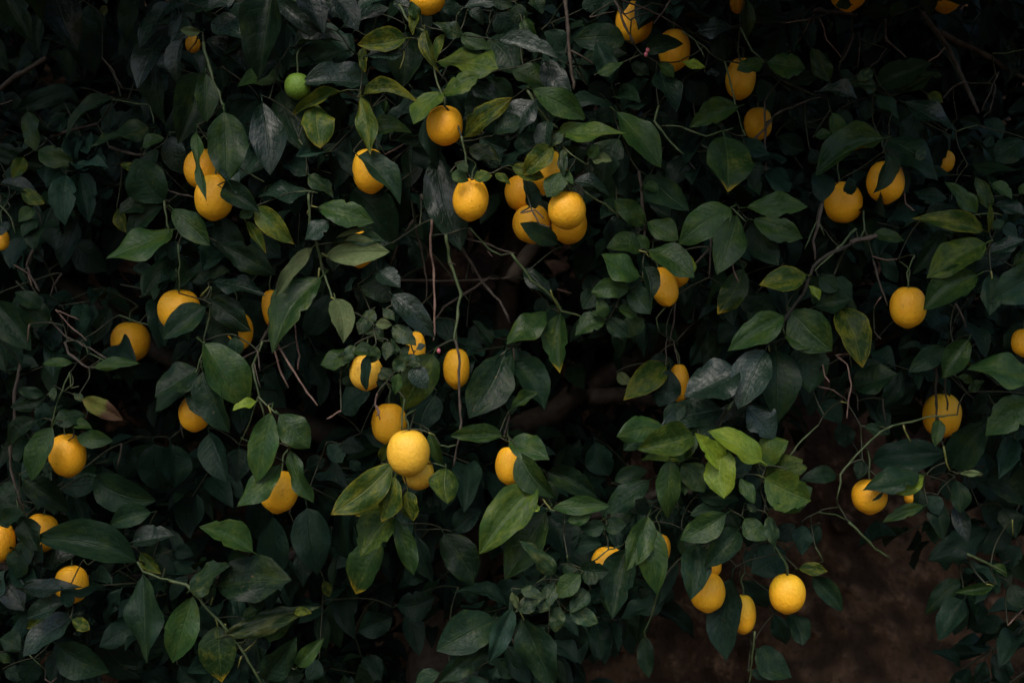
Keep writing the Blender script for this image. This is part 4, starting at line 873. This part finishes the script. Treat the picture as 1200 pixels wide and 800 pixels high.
def calyx_mesh():
    verts, faces = [(0, 0, 0.004)], []
    for k in range(10):
        a = 2 * math.pi * k / 10; rr = 0.0062 if k % 2 == 0 else 0.0038
        verts.append((rr * math.cos(a), rr * math.sin(a), -0.0005 if k % 2 == 0 else 0.001))
    for k in range(10): faces.append((0, 1 + k, 1 + (k + 1) % 10))
    return mesh_from("calyx", verts, faces)
CAL_ME = calyx_mesh(); CAL_ME.materials.append(CALYX)

lr = random.Random(9)
def make_lemon(entry, mat, mesh_k, group):
    cx, cy, w, h, layer, tilt, nod, label = entry
    dep = layer * 0.05 + hull(cx, cy) + 0.02
    d = DIST + dep
    c = P(cx, cy, dep)
    rx, rz = w / 2 * MPP * d * 0.98, h / 2 * MPP * d * 1.05
    o = bpy.data.objects.new("lemon", LEMON_ME[mesh_k])
    COL.objects.link(o)
    o.material_slots[0].link = 'OBJECT'; o.material_slots[0].material = mat
    rot = Matrix.Rotation(math.radians(-nod), 4, 'X') @ Matrix.Rotation(math.radians(tilt), 4, 'Y') @ Matrix.Rotation(lr.uniform(0, 6.28), 4, 'Z')
    o.matrix_world = Matrix.Translation(c) @ rot @ Matrix.Diagonal((rx, rx, rz, 1.0))
    set_tags(o, label, "lemon", group)
    top_dir = (rot.to_3x3() @ Vector((0, 0, 1))).normalized()
    top = c + top_dir * rz * 0.88
    inv = o.matrix_world.inverted()
    s = link("calyx", CAL_ME, o)
    s.matrix_local = inv @ (Matrix.Translation(top) @ rot)
    ln = lr.uniform(0.030, 0.055)
    pts = smooth_line([top - top_dir * 0.004, top + top_dir * 0.015, top + top_dir * ln * 0.6 + Vector((lr.uniform(-.006, .006), 0.006, 0.004)), top + Vector((lr.uniform(-.012, .012), 0.022, ln))], 3)
    v, f = tube([tuple(inv @ p) for p in pts], [1.0] * len(pts), 6)
    # the tube is built in the lemon's own scaled space, so rebuild it with true radii
    v, f = tube(pts, [0.0022] + [0.0017] * (len(pts) - 1), 6)
    st = link("stalk", mesh_from("stalk", [tuple(inv @ Vector(p)) for p in v], f), o)
    st.data.materials.append(BARK['g'])
    net_groups.append(([pts[-1]], 0.0016))
for i, e in enumerate(LEMONS):
    pale = e[7].startswith("large pale") or e[7].startswith("pale lemon") or "beneath the large pale" in e[7]
    make_lemon(e, LEMON_PALE if pale else LEMON_MAT, i % len(LEMON_ME), "lemons hanging in the tree")
make_lemon(GREEN_LEMON, LEMON_GREEN, 1, None)

# ------------------------------------------------------------------ twigs that join every leaf, lemon and drawn twig to the wood
tree_pts = np.array([tuple(p) for p in net_pts])
full = [np.array([tuple(p) for p in g[0]]) for g in net_groups]
cand = [c[:1] for c in full]      # each grows out from its first point
gid = np.concatenate([np.full(len(c), i) for i, c in enumerate(cand)])
cp = np.concatenate(cand)
best = np.full(len(cp), 1e9); bidx = np.zeros(len(cp), dtype=int)
def relax(new_pts, start):
    global best, bidx
    for c0 in range(0, len(new_pts), 400):
        npts = new_pts[c0:c0 + 400]
        dv = npts[None, :, :] - cp[:, None, :]
        dist = np.sqrt((dv ** 2).sum(2)) + 0.8 * np.maximum(0, -dv[:, :, 1])     # growing from wood in front costs more
        k = dist.argmin(1); dm = dist[np.arange(len(cp)), k]
        upd = dm < best
        best[upd] = dm[upd]; bidx[upd] = start + c0 + k[upd]
all_pts = [tuple(p) for p in tree_pts]
relax(tree_pts, 0)
done = np.zeros(len(cand), dtype=bool)
for _ in range(len(cand)):
    b = np.where(done[gid], 1e9, best)
    i = int(b.argmin()); g = int(gid[i]); done[g] = True
    a = Vector(all_pts[bidx[i]]); e = Vector(cp[i])
    L = (e - a).length
    if L > 0.002:
        side = Vector((rnd.uniform(-1, 1), 0, rnd.uniform(-0.6, 0.6))) * L * 0.06
        m1 = a.lerp(e, 0.35) + Vector((0, 0.22 * L, 0.03 * L)) + side
        m2 = a.lerp(e, 0.72) + Vector((0, 0.15 * L, 0.05 * L)) + side * 0.6
        line = smooth_line([a, m1, m2, e], 3)
        r = max(0.0009, min(0.0016, net_groups[g][1] * 0.9))
        r0 = r * (1.2 if L < 0.1 else 1.5)
        tv, tf = tube([local(p) for p in line], [r0 + (r - r0) * k / (len(line) - 1) for k in range(len(line))], 5)
        n0 = len(twig_v)
        twig_v += tv; twig_f += [tuple(q + n0 for q in f) for f in tf]
        newp = [tuple(p) for p in line[1:]]
    else: newp = []
    newp += [tuple(p) for p in full[g]]
    start = len(all_pts); all_pts += newp
    relax(np.array(newp), start)
tw = link("fine_twigs", mesh_from("fine_twigs", twig_v, twig_f), tree)
tw.data.materials.append(BARK['f']); tw["kind"] = "stuff"

# ------------------------------------------------------------------ pink buds
def bud(px, py, dep, r):
    bm = bmesh.new(); bmesh.ops.create_icosphere(bm, subdivisions=2, radius=r)
    for v in bm.verts: v.co.z *= 1.35
    me = bpy.data.meshes.new("flower_bud"); bm.to_mesh(me); bm.free()
    me.polygons.foreach_set("use_smooth", [True] * len(me.polygons)); me.materials.append(BUD)
    o = link("flower_bud", me, tree); o.location = local(P(px, py, dep))
for px, py in ((757, 64), (759, 59)): bud(px, py, 0.035 + hull(px, py), 0.0035)
bud(514, 411, 0.02 + hull(514, 411), 0.0034)
